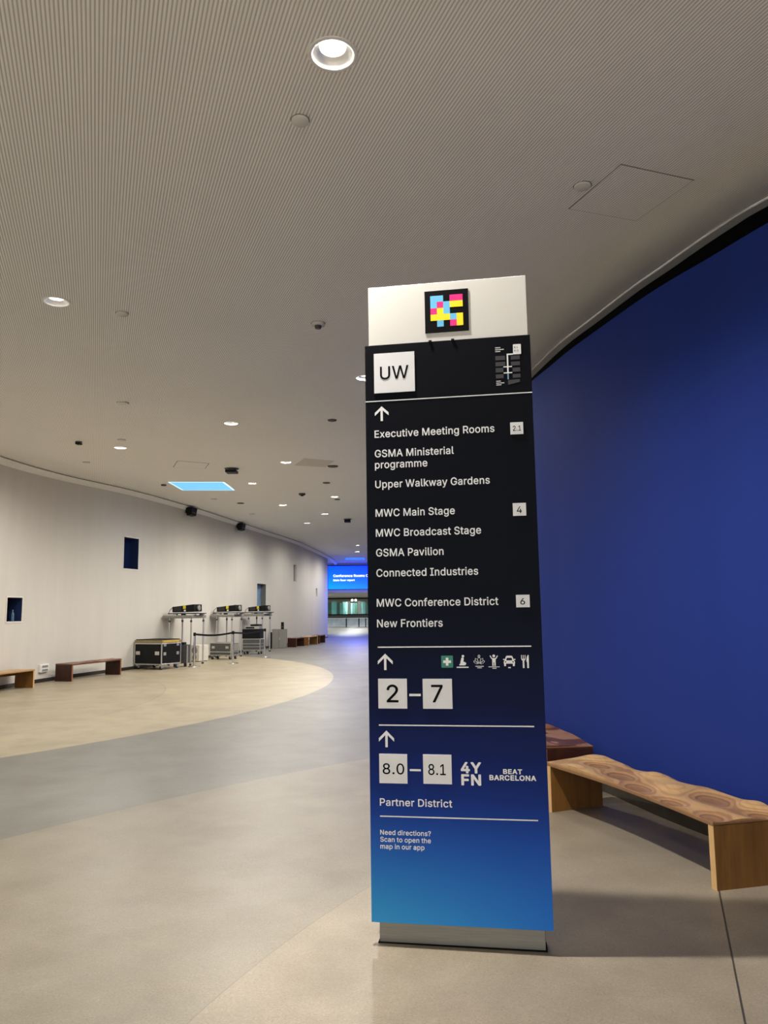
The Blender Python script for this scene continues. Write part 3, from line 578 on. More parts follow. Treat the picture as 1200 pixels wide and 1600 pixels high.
MEDIUM={"U":[528,[236,-15,279,-16,317,-10,349,0,373,12,399,30,424,55,452,101,464,147,466,177,466,503,464,511,457,515,395,516,387,511,384,505,384,163,376,127,361,102,343,84,309,66,275,60,239,60,202,69,175,84,156,103,145,121,139,135,132,169,132,507,127,513,119,516,63,516,57,513,53,507,52,159,63,109,77,79,89,60,108,39,130,21,173,-2,201,-10]],"W":[697,[154,-7,227,-8,234,-5,238,1,328,329,341,385,343,388,448,-1,451,-5,459,-8,527,-8,535,-4,544,19,676,501,676,507,672,513,663,516,605,516,599,513,595,507,493,108,489,115,396,479,384,513,375,516,309,516,301,512,297,506,193,109,92,503,87,512,79,516,19,516,11,512,10,507,13,491,141,21,148,-1]],"2":[464,[64,-7,385,-8,393,-5,397,1,398,53,395,60,389,63,168,65,292,195,338,249,365,289,377,313,385,337,390,371,388,395,379,425,369,445,356,465,335,486,297,509,265,520,235,524,197,522,163,513,131,497,104,477,80,447,68,423,58,381,58,365,61,358,69,354,125,354,131,357,135,363,138,391,145,409,152,421,166,435,185,445,215,452,233,452,257,447,285,433,301,415,312,385,312,359,302,325,274,283,58,51,56,43,56,3,59,-4]],"4":[464,[282,-7,339,-8,349,-4,352,5,352,95,355,98,409,98,417,101,421,109,421,159,419,166,411,170,353,171,351,315,347,323,339,326,285,326,278,323,274,317,272,171,122,171,130,189,316,505,315,512,307,516,249,516,242,513,236,505,36,167,32,157,32,109,36,101,45,98,271,98,274,93,274,3,277,-4]],"7":[464,[98,-7,163,-8,172,-3,398,447,398,505,393,513,385,516,67,516,57,511,54,503,54,455,57,448,63,445,307,444,311,441,92,5,93,-3]],"8":[464,[204,-14,247,-15,283,-9,309,0,337,14,359,29,383,56,397,80,408,116,406,166,387,210,367,237,351,251,324,266,360,296,381,334,390,370,390,392,383,422,373,444,361,463,328,494,297,511,247,523,205,523,183,519,151,509,124,494,92,464,78,444,66,414,62,390,62,372,66,346,82,310,104,284,128,266,98,248,77,227,54,190,44,148,44,122,50,92,72,52,89,33,109,18,139,2,161,-6],[209,58,173,66,157,74,139,90,128,108,124,124,124,152,128,170,136,186,147,199,165,213,189,223,211,227,239,227,275,219,303,201,321,176,328,154,328,126,321,102,305,81,279,66,243,57],[215,298,201,300,175,310,161,321,150,334,142,356,140,376,146,408,155,423,165,433,189,447,209,451,243,451,269,445,284,436,297,423,307,404,312,372,305,342,293,323,271,307,237,297]],"6":[464,[208,-14,243,-15,277,-8,313,8,329,18,355,41,369,60,383,86,393,120,398,150,393,196,383,228,371,252,359,269,343,285,321,301,289,315,257,321,217,321,200,318,325,500,328,510,319,517,255,517,247,513,132,346,98,292,76,250,60,200,56,176,56,144,60,120,68,92,90,52,115,25,137,10,177,-8],[209,58,187,64,173,72,148,98,140,114,134,140,136,186,146,214,160,232,173,243,189,251,213,257,251,255,269,249,285,238,307,212,315,192,319,170,317,132,313,116,303,96,293,83,277,70,261,62,243,57]],"0":[464,[208,-14,243,-15,269,-10,293,-2,319,12,348,36,371,68,391,110,406,162,412,204,414,272,408,334,393,392,373,436,346,474,319,497,283,515,245,523,209,523,165,513,135,497,106,472,82,440,62,398,48,348,40,284,40,226,46,170,60,114,78,74,102,40,129,16,171,-6],[217,58,191,64,165,81,146,106,138,122,126,160,120,196,118,292,122,326,132,370,146,402,161,423,179,439,195,447,213,451,241,451,263,445,287,429,299,414,313,390,327,346,334,308,336,224,332,186,323,146,311,114,303,100,281,75,267,66,235,57]],"1":[464,[77,-7,385,-8,393,-5,398,1,398,51,393,59,385,62,289,62,285,65,284,503,282,511,275,515,197,515,93,441,79,427,79,361,81,354,87,351,195,429,204,433,204,67,203,63,199,62,81,62,73,59,69,51,68,5,71,-3]],".":[199,[86,-11,105,-12,127,-1,139,11,149,37,147,55,139,71,119,89,97,95,77,91,61,81,50,69,42,49,42,33,53,10,71,-6]]}
HEAVY={"4":[495,[282,-29,341,-30,353,-27,366,-19,373,3,374,73,377,76,421,78,436,87,443,109,443,159,437,179,427,188,411,192,375,193,374,313,371,325,361,341,341,348,285,348,269,344,258,335,252,315,250,193,161,193,168,209,337,497,338,507,335,521,329,530,319,535,305,538,249,538,229,531,218,519,18,181,10,157,10,109,12,97,19,86,31,79,43,76,250,75,252,5,254,-9,264,-23]],"Y":[514,[204,-29,263,-30,275,-28,287,-22,296,-9,298,5,299,201,480,493,483,507,482,517,475,528,463,535,449,538,383,538,361,530,347,511,237,331,231,337,118,523,110,531,89,538,21,538,1,531,-9,517,-10,497,-3,483,174,199,174,3,182,-19,195,-27]],"F":[452,[60,-29,119,-30,131,-28,143,-22,152,-9,154,5,155,191,343,192,359,196,370,205,376,225,376,275,370,295,359,304,341,308,155,309,154,417,155,421,159,422,363,422,381,426,392,435,398,457,398,505,394,521,385,531,363,538,65,538,51,535,37,525,30,503,30,5,33,-9,38,-19,51,-27]],"N":[565,[60,-29,119,-30,131,-28,143,-22,152,-9,154,5,155,306,160,303,366,-21,377,-27,389,-30,459,-30,473,-27,487,-18,494,5,494,503,492,517,482,531,461,538,401,538,381,531,371,517,368,503,367,204,353,223,158,529,147,535,135,538,65,538,51,535,37,526,30,503,30,5,33,-9,38,-19,51,-27]],"B":[498,[60,-29,269,-30,311,-24,347,-13,375,1,400,19,426,51,436,71,446,109,448,125,446,165,440,193,426,223,408,247,385,269,406,293,420,321,428,359,428,389,416,439,400,469,377,494,353,511,311,529,267,538,63,538,47,534,37,525,30,503,30,5,33,-9,38,-19,51,-27],[157,88,154,93,154,195,157,200,271,199,289,193,303,184,313,174,322,159,326,139,324,121,309,102,297,95,271,88],[157,316,154,321,155,421,253,422,283,413,300,397,306,381,304,353,294,337,275,323,255,316]],"E":[461,[60,-29,371,-30,385,-27,400,-17,406,3,406,55,400,75,385,85,371,88,159,88,155,89,154,93,155,197,353,198,365,201,377,208,384,219,386,233,386,281,384,295,376,307,365,313,351,316,155,317,155,421,367,422,382,425,396,435,402,455,402,505,398,521,389,531,367,538,65,538,51,535,37,525,30,503,30,5,33,-9,38,-19,51,-27]],"A":[522,[16,-29,81,-30,93,-27,105,-20,116,-3,154,109,159,112,321,112,328,101,365,-5,377,-23,397,-30,459,-30,479,-23,488,-13,492,3,486,25,306,515,300,525,289,534,271,538,203,538,183,531,173,517,-11,11,-12,-7,-7,-17,3,-26],[199,228,197,231,199,237,235,343,239,349,281,231,277,228]],"T":[491,[192,-29,251,-30,265,-27,278,-19,284,-7,286,5,286,419,291,422,415,422,437,430,445,443,448,455,448,505,441,525,427,535,413,538,37,538,15,531,4,517,2,503,2,455,6,439,15,429,35,422,157,422,162,419,162,3,170,-19,183,-27]],"R":[491,[60,-29,121,-30,141,-23,150,-13,154,5,154,163,155,167,159,168,229,167,321,-3,335,-23,355,-30,425,-30,441,-26,452,-17,456,-7,456,11,357,193,359,197,387,218,404,237,424,271,438,325,440,347,438,379,430,417,414,453,393,480,379,494,357,509,317,527,263,538,63,538,47,534,37,525,30,503,30,5,33,-9,38,-19,51,-27],[157,286,154,291,155,421,249,422,265,420,287,411,303,398,314,375,316,351,312,323,305,310,294,299,283,293,261,286]],"C":[552,[246,-36,287,-37,341,-26,369,-16,416,10,452,44,470,68,490,108,502,154,496,178,481,189,467,191,413,191,399,189,385,178,368,136,343,107,317,92,283,83,249,83,211,95,181,116,157,148,145,174,136,206,134,224,136,302,147,340,159,364,179,391,205,411,235,423,249,425,287,425,323,415,352,394,366,376,385,332,399,322,413,319,469,319,489,326,500,340,502,352,500,364,482,418,461,453,426,490,401,509,361,529,325,539,291,545,229,543,179,531,133,509,94,478,74,456,55,428,33,384,18,334,10,278,12,208,23,154,43,102,73,54,109,17,141,-4,185,-24]],"L":[435,[60,-29,359,-30,371,-27,382,-21,390,-9,392,3,392,53,390,67,382,79,371,85,357,88,155,89,154,505,152,517,144,529,133,535,121,538,65,538,51,535,37,525,30,505,30,3,38,-19,51,-27]],"O":[575,[246,-36,285,-37,341,-26,389,-6,427,19,454,46,469,66,499,121,514,170,522,220,522,288,514,340,500,386,469,443,454,462,427,489,393,513,343,535,289,545,245,545,191,535,137,511,108,490,67,447,35,388,18,334,10,278,12,208,25,148,35,120,53,84,75,52,109,17,141,-4,185,-24],[247,84,223,90,199,102,179,118,157,148,145,174,136,206,134,286,138,312,147,340,159,364,181,393,205,411,235,423,249,425,287,425,321,415,344,400,362,382,380,356,390,332,398,296,400,274,398,212,394,190,378,150,360,124,347,111,327,98,297,86,281,83]]}
# ------------------------------------------------------------------ lettering
def area2(P): return sum(P[k][0] * P[(k + 1) % len(P)][1] - P[(k + 1) % len(P)][0] * P[k][1] for k in range(len(P)))
def in_poly(P, q):
    c = False; n = len(P)
    for k in range(n):
        a, b = P[k], P[(k + 1) % n]
        if (a[1] > q[1]) != (b[1] > q[1]) and q[0] < (b[0] - a[0]) * (q[1] - a[1]) / (b[1] - a[1]) + a[0]: c = not c
    return c
_gc = {}
def glyph(font, ch):
    """triangles of one character: (verts, tris, advance)"""
    k = (id(font), ch)
    if k in _gc: return _gc[k]
    d = font[ch]; adv = d[0] / 1000
    loops = [[(l[i] / 1000, l[i + 1] / 1000) for i in range(0, len(l), 2)] for l in d[1:]]
    outs = [l for l in loops if area2(l) > 0]; ins = [l for l in loops if area2(l) <= 0]
    V = []; T = []
    for o in outs:
        hs = [h for h in ins if in_poly(o, h[0])]
        ls = [[Vector((x, y, 0)) for x, y in l] for l in [o] + hs]
        base = len(V)
        for l in ls: V += [(p.x, p.y) for p in l]
        T += [[base + i for i in t] for t in tessellate_polygon(ls)]
    _gc[k] = (V, T, adv)
    return _gc[k]
def cap_of(font):
    for c in 'EBUFN217':
        if c in font: return max(max(l[1::2]) for l in font[c][1:]) / 1000
def text_shape(mb, s, font, x0, z0, x1, cap, y):
    """lay a string on the plane y, from x0 to x1, capitals cap high"""
    pen = 0; V = []; T = []
    for ch in s:
        if ch == ' ': pen += .19; continue
        gv, gt, adv = glyph(font, ch)
        b = len(V); V += [(pen + px, py) for px, py in gv]; T += [[b + i for i in t] for t in gt]
        pen += adv
    xa = min(p[0] for p in V); xb = max(p[0] for p in V)
    sx = (x1 - x0) / (xb - xa); sz = cap / cap_of(font)
    b = len(mb.v)
    mb.v += [Vector((x0 + (px - xa) * sx, y, z0 + pz * sz)) for px, pz in V]
    for t in T:
        p, q, r = [mb.v[b + i] for i in t]
        n = (q - p).cross(r - p)
        mb.f.append([b + i for i in (t if n.y < 0 else t[::-1])]); mb.sm.append(False)
    return mb

# ------------------------------------------------------------------ the totem sign
sign = bpy.data.objects.new('totem_sign', None); C.objects.link(sign)
sign.matrix_world = Matrix.Translation((.34287, 3.85473, 0)) @ Matrix.Rotation(-.16101, 4, 'Z') @ Matrix.Rotation(-.00349, 4, 'Y')
tag(sign, 'tall dark blue wayfinding totem with white lettering standing on the floor in the middle', 'sign')
FY = 0.0            # front of the panel
MB().box(-.43, .43, FY, FY + .022, .1103, 2.9905).build('front_panel', MAT['sign_print'], sign, .0015, 1)
MB().box(-.43, .43, FY + .148, FY + .17, .1103, 2.9905).build('back_panel', MAT['sign_print'], sign, .0015, 1)
MB().box(-.405, .410, FY + .022, FY + .148, .1103, 2.98).build('inner_frame', MAT['mid_grey'], sign)
hd = MB().box(-.4125, .4205, FY + .02, FY + .15, 2.98, 3.319).build('header_panel', MAT['header'], sign, .002, 1)
MB().box(-.398, .393, FY + .045, FY + .135, .004, .115).build('base', MAT['steel'], sign, .002, 1)
MB().box(-.405, .40, FY + .04, FY + .14, 0, .006).build('base_shade_plate', MAT['plate_shade_black'], sign)  # thin black plate added for the shadow at the foot of the base
for x in (-.083, .035): MB().box(x - .008, x + .008, FY - .004, FY + .02, 2.988, 2.996).build('panel_clip', MAT['black'], sign)

# colour tag on the header
hy = FY + .02
tg = MB().box(-.109, .1205, hy - .0025, hy, 3.0417, 3.2722).build('colour_tag', MAT['print_black'], sign)
TAG = {'b': plain('print_sky_blue', srgb(105, 190, 238), .4, var=.01), 'p': plain('print_pink', srgb(240, 30, 130), .4, var=.01), 'y': plain('print_yellow', srgb(255, 226, 20), .4, var=.01)}
ROWS = ['bb.pp', 'bpbyy', 'pyb..', 'yyyby', '.b.py']
cw = .1705 / 5
for r, row in enumerate(ROWS):
    for k, ch in enumerate(row):
        if ch in TAG: MB().box(-.079 + k * cw, -.079 + (k + 1) * cw, hy - .0032, hy - .0024, 3.2440 - (r + 1) * cw, 3.2440 - r * cw).build('colour_cell', TAG[ch], tg)

TX = FY - .0008
def words(name, s, x0, z, x1, cap=.0385, font=None, mat='print_white', parent=sign, y=TX):
    mb = MB(); text_shape(mb, s, font or SEMI, x0, z, x1, cap, y)
    return mb.build(name, MAT[mat], parent)
def tile(x0, x1, z0, z1, s, tx0, tx1, tz, cap, font):
    t = MB().box(x0, x1, FY - .003, FY, z0, z1).build('number_plate', MAT['tile_white'], sign)
    words('numeral', s, tx0, tz, tx1, cap, font, 'print_black', t, FY - .0036)
    return t
L0 = -.3840
words('destination_line', 'Executive Meeting Rooms', L0, 2.4914, .2345)
words('destination_line', 'GSMA Ministerial', L0, 2.3878, .0257)
words('destination_line', 'programme', L0, 2.3290, -.1112)
words('destination_line', 'Upper Walkway Gardens', L0, 2.2265, .2028)
words('destination_line', 'MWC Main Stage', L0, 2.0775, .0228)
words('destination_line', 'MWC Broadcast Stage', L0, 1.9745, .1516)
words('destination_line', 'GSMA Pavilion', L0, 1.8732, -.0391)
words('destination_line', 'Connected Industries', L0, 1.7700, .1311)
words('destination_line', 'MWC Conference District', L0, 1.6190, .2254)
words('destination_line', 'New Frontiers', L0, 1.5159, -.0520)
words('destination_line', 'Partner District', -.3815, .6517, -.0270, .0345)
words('small_print', 'Need directions?', -.3817, .5157, -.1334, .0225)
words('small_print', 'Scan to open the', -.3817, .4829, -.1342, .0225)
words('small_print', 'map in our app', -.3817, .4504, -.1663, .0225)
tile(-.3821, -.1672, 2.7283, 2.9425, 'UW', -.3503, -.1994, 2.8015, .0690, MEDIUM)
tile(.3140, .3784, 2.4726, 2.5345, '2.1', .3268, .3668, 2.4902, .0262, MEDIUM)
tile(.3122, .3773, 2.0577, 2.1217, '4', .3314, .3566, 2.0719, .0326, MEDIUM)
tile(.3119, .3778, 1.6051, 1.6660, '6', .3317, .3556, 1.6187, .0308, MEDIUM)
tile(-.3818, -.2370, 1.1162, 1.2613, '2', -.3401, -.2801, 1.1470, .0848, MEDIUM)
tile(-.1584, -.0133, 1.1163, 1.2605, '7', -.1169, -.0596, 1.1480, .0840, MEDIUM)
tile(-.3816, -.2424, .7580, .8975, '8.0', -.3649, -.2572, .8022, .0505, MEDIUM)
tile(-.1642, -.0254, .7594, .8980, '8.1', -.1396, -.0538, .8022, .0510, MEDIUM)
words('startup_logo', '4Y', .0188, .8147, .1170, .0500, HEAVY)
o = words('startup_logo', 'FN', .0200, .7582, .1153, .0495, HEAVY)
words('city_logo', 'BEAT', .2212, .8133, .3117, .0218, HEAVY)
words('city_logo', 'BARCELONA', .1552, .7836, .3763, .0232, HEAVY)

def flat(name, polys, mat='print_white', parent=sign, y=TX):
    mb = MB()
    for P in polys:
        if area2(P) < 0: P = P[::-1]
        mb.face([(x, y, z) for x, z in P])
    return mb.build(name, MAT[mat] if isinstance(mat, str) else mat, parent)
R4 = lambda x0, x1, z0, z1: [(x0, z0), (x1, z0), (x1, z1), (x0, z1)]
for nm, x0, x1, z, h in (('divider_line', -.4309, .4300, 2.6835, .0050), ('divider_line', -.3822, .3771, 1.4135, .0058),
                         ('divider_line', -.3814, .3763, 1.0325, .0058), ('divider_line', -.3814, .3779, .5990, .0056)):
    flat(nm, [R4(x0, x1, z, z + h)])
flat('range_dash', [R4(-.2264, -.1696, 1.1764, 1.1878)]); flat('range_dash', [R4(-.2306, -.1761, .8174, .8270)])
def arrow(cx, zt, zb, half, drop, w=.0122):
    d = w / math.sqrt(2)
    e = w * 1.35; k = (half - w / 2) / half        # one outline: tip, right barb, stem, left barb
    zi = zt - e - (w / 2) / half * drop
    flat('up_arrow', [[(cx, zt), (cx, zt - e), (cx + w / 2, zi), (cx + half, zt - drop - e), (cx + half, zt - drop)], [(cx, zt), (cx - half, zt - drop), (cx - half, zt - drop - e), (cx - w / 2, zi), (cx, zt - e)],
                      [(cx, zt - e), (cx - w / 2, zi), (cx - w / 2, zb), (cx + w / 2, zb), (cx + w / 2, zi)]])
arrow(-.3447, 2.6573, 2.5788, .0362, .0335); arrow(-.3448, 1.3843, 1.3036, .0378, .0365); arrow(-.3440, 1.0096, .9293, .0380, .0370)

# pictograms
def disc(cx, cz, r, n=20, a0=0, a1=2 * PI):
    return [(cx + r * math.cos(a0 + (a1 - a0) * k / (n if a1 - a0 < 6.28 else n)), cz + r * math.sin(a0 + (a1 - a0) * k / n)) for k in range(n + (1 if a1 - a0 < 6.28 else 0))]
def ellipse(cx, cz, a, b, rot=0, n=20):
    c, s = math.cos(rot), math.sin(rot)
    return [(cx + a * math.cos(2 * PI * k / n) * c - b * math.sin(2 * PI * k / n) * s, cz + a * math.cos(2 * PI * k / n) * s + b * math.sin(2 * PI * k / n) * c) for k in range(n)]
def ring(P, w):
    cx = sum(p[0] for p in P) / len(P); cz = sum(p[1] for p in P) / len(P)
    m = max(math.hypot(p[0] - cx, p[1] - cz) for p in P); k = 1 - w / m
    Q = [(cx + (x - cx) * k, cz + (z - cz) * k) for x, z in P]; n = len(P)
    return [[P[i], P[(i + 1) % n], Q[(i + 1) % n], Q[i]] for i in range(n)]
green = plain('print_green', srgb(22, 128, 108), .4, var=.01)
def rounded(x0, x1, z0, z1, r, n=5):
    P = []
    for cx, cz, a in ((x1 - r, z1 - r, 0), (x0 + r, z1 - r, PI / 2), (x0 + r, z0 + r, PI), (x1 - r, z0 + r, 3 * PI / 2)):
        P += [(cx + r * math.cos(a + PI / 2 * k / n), cz + r * math.sin(a + PI / 2 * k / n)) for k in range(n + 1)]
    return P
fa = flat('first_aid_pictogram', [rounded(-.0635, -.0059, 1.3145, 1.3729, .003)], green)
flat('white_cross', [R4(-.0540, -.0412, 1.3370, 1.3500), R4(-.0282, -.0154, 1.3370, 1.3500), R4(-.0412, -.0282, 1.3245, 1.3630)], 'print_white', fa, TX - .0008)
flat('prayer_pictogram', [disc(.0438, 1.3700, .0062), [(.0360, 1.3620), (.0445, 1.3635), (.0480, 1.3580), (.0452, 1.3440), (.0560, 1.3400), (.0590, 1.3350), (.0560, 1.3270), (.0510, 1.3255), (.0260, 1.3255), (.0245, 1.3290), (.0300, 1.3345), (.0325, 1.3480)],
                          R4(.0115, .0700, 1.3135, 1.3190)])
lot = []
for cx, cz, a, b, r in ((.1225, 1.3500, .0075, .0160, 0), (.1115, 1.3470, .0062, .0140, .55), (.1335, 1.3470, .0062, .0140, -.55), (.1065, 1.3400, .0060, .0125, 1.0), (.1385, 1.3400, .0060, .0125, -1.0)):
    lot += ring(ellipse(cx, cz, a, b, r), .0028)
lot += ring(disc(.1225, 1.3700, .0062), .0026) + [R4(.1040, .1445, 1.3190, 1.3225), R4(.1130, .1350, 1.3117, 1.3150)]
flat('wellness_pictogram', lot)
flat('children_pictogram', [disc(.1945, 1.3705, .0068), [(.1860, 1.3600), (.2030, 1.3600), (.2030, 1.3225), (.1962, 1.3225), (.1962, 1.3390), (.1928, 1.3390), (.1928, 1.3225), (.1860, 1.3225)],
                            [(.1860, 1.3600), (.1870, 1.3530), (.1800, 1.3600), (.1740, 1.3715), (.1785, 1.3730)], [(.2030, 1.3600), (.2105, 1.3730), (.2150, 1.3715), (.2090, 1.3600), (.2020, 1.3530)],
                            R4(.1673, .2215, 1.3165, 1.3195), R4(.1860, .2060, 1.3090, 1.3125)])
car = [[(.2420, 1.3330), (.2960, 1.3330), (.2960, 1.3420), (.2920, 1.3490), (.2460, 1.3490), (.2420, 1.3420)], [(.2460, 1.3490), (.2540, 1.3490), (.2575, 1.3610), (.2540, 1.3690)],
       [(.2840, 1.3490), (.2920, 1.3490), (.2840, 1.3690), (.2805, 1.3610)], [(.2540, 1.3690), (.2575, 1.3610), (.2805, 1.3610), (.2840, 1.3690), (.2790, 1.3710), (.2590, 1.3710)],
       R4(.2435, .2525, 1.3215, 1.3330), R4(.2855, .2945, 1.3215, 1.3330), R4(.2392, .2470, 1.3510, 1.3560), R4(.2910, .2985, 1.3510, 1.3560), R4(.2625, .2750, 1.3115, 1.3170)]
cp = flat('taxi_pictogram', car)
flat('headlights', [disc(.2510, 1.3420, .0034, 12), disc(.2870, 1.3420, .0034, 12)], 'print_black', cp, TX - .0004)
flat('food_pictogram', [R4(.3330, .3410, 1.3117, 1.3520), [(.3265, 1.3560), (.3290, 1.3500), (.3330, 1.3470), (.3410, 1.3470), (.3450, 1.3500), (.3475, 1.3560)], R4(.3265, .3300, 1.3560, 1.3742), R4(.3353, .3387, 1.3560, 1.3742), R4(.3440, .3475, 1.3560, 1.3742),
                        [(.3540, 1.3117), (.3626, 1.3117), (.3626, 1.3742), (.3590, 1.3742), (.3545, 1.3680), (.3520, 1.3560), (.3505, 1.3420), (.3540, 1.3410)]])

# small route map
grey_print = plain('print_dark_grey', srgb(52, 52, 58), .4, var=.03)
blk = []
for z0, z1 in ((2.8644, 2.8871), (2.8328, 2.8554), (2.8001, 2.8238), (2.7686, 2.7899)):
    blk += [R4(.2510, .3005 if z0 > 2.83 else .2900, z0, z1), R4(.3290 if z0 > 2.83 else .3360, .3745, z0 - .001, z1 - .003)]
blk.append([(.3110, 2.7320), (.3710, 2.7445), (.3710, 2.7590), (.3110, 2.7570)])
mp = flat('route_map', blk, grey_print)
flat('route_line', [R4(.3089, .3163, 2.7980, 2.8245), R4(.3089, .3163, 2.8300, 2.8890), R4(.3089, .3420, 2.8890, 2.8962), R4(.2908, .3340, 2.8245, 2.8300), R4(.2908, .3340, 2.7925, 2.7980), rounded(.3420, .3823, 2.8900, 2.9437, .004)], 'print_white', mp, TX - .0006)
flat('route_start', [R4(.3095, .3158, 2.7611, 2.7925)], plain('print_pale_blue', srgb(120, 170, 200), .4, var=.01), mp, TX - .0006)
tn = MB(); text_shape(tn, '8.1', MEDIUM, .3475, 2.9222, .3665, .0095, TX - .0012); text_shape(tn, '8.0', MEDIUM, .3475, 2.9045, .3690, .0095, TX - .0012)
tn.build('map_numeral', MAT['print_black'], mp)
cap_ = []
for x1, z in ((.2813, 2.9285), (.2950, 2.9185), (.2784, 2.9085), (.2764, 2.7515), (.2933, 2.7415), (.2779, 2.7320)):
    x = .2520
    while x < x1 - .003:
        w = random.uniform(.002, .0042); cap_.append(R4(x, min(x + w, x1), z, z + .0048)); x += w + .0012
flat('map_caption', cap_, 'print_white', mp, TX - .0006)

# ------------------------------------------------------------------ benches
WOODS = {}
def lam(name, k, zmid, half, *cols): WOODS[name] = laminated('laminated_%s_wood' % name, [(p, srgb(*[v * k for v in c])) for p, c in cols], zmid, half)
lam('oak', .92, .385, .036, (0, (146, 108, 76)), (.15, (160, 120, 84)), (.22, (132, 94, 66)), (.27, (186, 144, 98)), (.34, (164, 122, 82)), (.40, (204, 164, 114)), (.47, (184, 142, 96)), (.53, (208, 170, 118)), (.66, (196, 154, 104)), (.74, (212, 174, 122)))
lam('walnut', .84, .412, .05, (0, (92, 52, 40)), (.18, (150, 104, 76)), (.28, (84, 46, 36)), (.38, (168, 120, 90)), (.46, (104, 60, 44)), (.56, (176, 128, 96)), (.66, (112, 66, 48)), (.80, (160, 108, 78)))
WOODS['oak_side'] = wood('oak_side_panel', srgb(104, 70, 28), srgb(136, 96, 46)); WOODS['oak_edge'] = wood('oak_edge_grain', srgb(196, 156, 104), srgb(220, 182, 130))
WOODS['walnut_side'] = wood('walnut_side_panel', srgb(40, 16, 11), srgb(66, 32, 20)); WOODS['walnut_edge'] = wood('walnut_edge_grain', srgb(130, 84, 54), srgb(156, 104, 70))

def bench(label, front, side, depth, height, kind, seed, group, amp=.022, hollows=None, legw=.045, detail=1.0, skirt=.0, sink=.0):
    """curved bench: front = plan curve of the front top edge, near end first; side = +1 when the seat lies to the right of travel"""
    rnd = random.Random(seed)
    t = thing('bench', label, 'bench', (front[0].x, front[0].y, 0), 0, group)
    o = front[0]
    cum = [0.0]
    for a, b in zip(front[:-1], front[1:]): cum.append(cum[-1] + (b - a).length)
    Ltot = cum[-1]
    def pt(s, d):
        s = min(max(s, 0), Ltot)
        for i in range(len(front) - 1):
            if s <= cum[i + 1] + 1e-9:
                k = (s - cum[i]) / (cum[i + 1] - cum[i]); p = front[i].lerp(front[i + 1], k)
                t0 = (front[min(i + 1, len(front) - 1)] - front[max(i - 1, 0)]).normalized(); t1 = (front[min(i + 2, len(front) - 1)] - front[i]).normalized()
                tt = t0.lerp(t1, k).normalized(); break
        n = Vector((tt.y, -tt.x)) * side
        return p + n * d - o
    if hollows is None:
        hollows = [(rnd.uniform(.05, .95) * Ltot, rnd.uniform(.0, 1.0) * depth, rnd.uniform(.10, .20), rnd.uniform(.07, .12), rnd.uniform(-1.2, .9)) for _ in range(int(7 * Ltot))]
    def h(s, d):
        z = 0
        for hs, hd_, a, b, k in hollows:
            q = ((s - hs) / a) ** 2 + ((d - hd_) / b) ** 2
            if q < 5:
                z -= k * amp * 1.25 * math.exp(-q * 1.3)
        return z + .30 * amp * math.sin(s * 5.1 + seed) * math.cos(d * 7 + seed * .7)
    ns, nd = int(90 * Ltot * detail) + 4, int(44 * detail) + 4
    rows = []
    for i in range(ns + 1):
        s = Ltot * i / ns
        r = []
        for j in range(nd + 1):
            d = depth * j / nd; p = pt(s, d); r.append((p.x, p.y, height + h(s, d)))
        rows.append(r)
    m = MB(); m.quad_grid(rows, True)
    th = .022
    under = [[(x, y, height - th - .012) for x, y, z in r] for r in rows]
    m.quad_grid([[rows[i][0], (rows[i][0][0], rows[i][0][1], height - th - .012)] for i in range(ns + 1)], False)
    m.quad_grid([[rows[i][-1], (rows[i][-1][0], rows[i][-1][1], height - th - .012)] for i in range(ns + 1)], False)
    m.quad_grid([[a, (a[0], a[1], height - th - .012)] for a in rows[0]], False); m.quad_grid([[a, (a[0], a[1], height - th - .012)] for a in rows[-1]], False)
    m.quad_grid([[u[0], u[-1]] for u in under], False)
    m.build('seat', WOODS[kind], t)
    for e in (0, 1):
        s0, s1 = (0.0, legw) if e == 0 else (Ltot - legw, Ltot)
        lm = MB()
        A, B = pt(s0, .004), pt(s1, .004); D, E_ = pt(s0, depth - .004), pt(s1, depth - .004)
        zt = height - th - .004
        P = [A, B, E_, D]
        lo = [(p.x, p.y, 0) for p in P]; hi = [(p.x, p.y, zt) for p in P]
        for k in range(4): lm.face([lo[k], lo[(k + 1) % 4], hi[(k + 1) % 4], hi[k]])
        lm.face(lo[::-1]); lm.face(hi)
        leg = lm.build('leg', WOODS[kind + '_side'], t)
        en = MB()
        n = (A - D).normalized() * .003
        q = [A + n, B + n]
        en.face([(q[0].x, q[0].y, 0), (q[1].x, q[1].y, 0), (q[1].x, q[1].y, zt), (q[0].x, q[0].y, zt)])
        for u, w_ in ((A, q[0]), (B, q[1])): en.face([(u.x, u.y, 0), (w_.x, w_.y, 0), (w_.x, w_.y, zt), (u.x, u.y, zt)])
        en.build('front_edge', WOODS[kind + '_edge'], leg)
    if skirt:
        sk = MB()
        sk.quad_grid([[(*pt(Ltot * i / 12, depth - .03), height - th - .012), (*pt(Ltot * i / 12, depth - .03), height - th - .012 - skirt)] for i in range(13)], False)
        sk.build('rail', WOODS[kind + '_side'], t)
    return t
GB = 'carved wooden benches along the blue wall'; GL = 'wooden benches along the pale wall'
F1 = spline([(1.862, 4.59), (1.745, 5.06), (1.565, 5.66), (1.281, 6.36)], 6)
H1 = [(.10, .06, .15, .10, 1.0), (.46, .05, .13, .075, 1.0), (.50, .34, .26, .13, 1.1), (.88, .10, .17, .10, 1.1), (.93, .52, .18, .07, 1.0), (1.22, .20, .18, .11, 1.0), (1.36, .52, .16, .06, 1.0),
      (1.62, .30, .16, .10, .9), (.22, .46, .12, .10, -1.0), (.72, .28, .13, .12, -.9), (1.10, .40, .12, .10, -.9), (1.55, .05, .14, .09, -.8), (1.78, .42, .12, .12, -.8), (.05, .36, .09, .08, .8)]
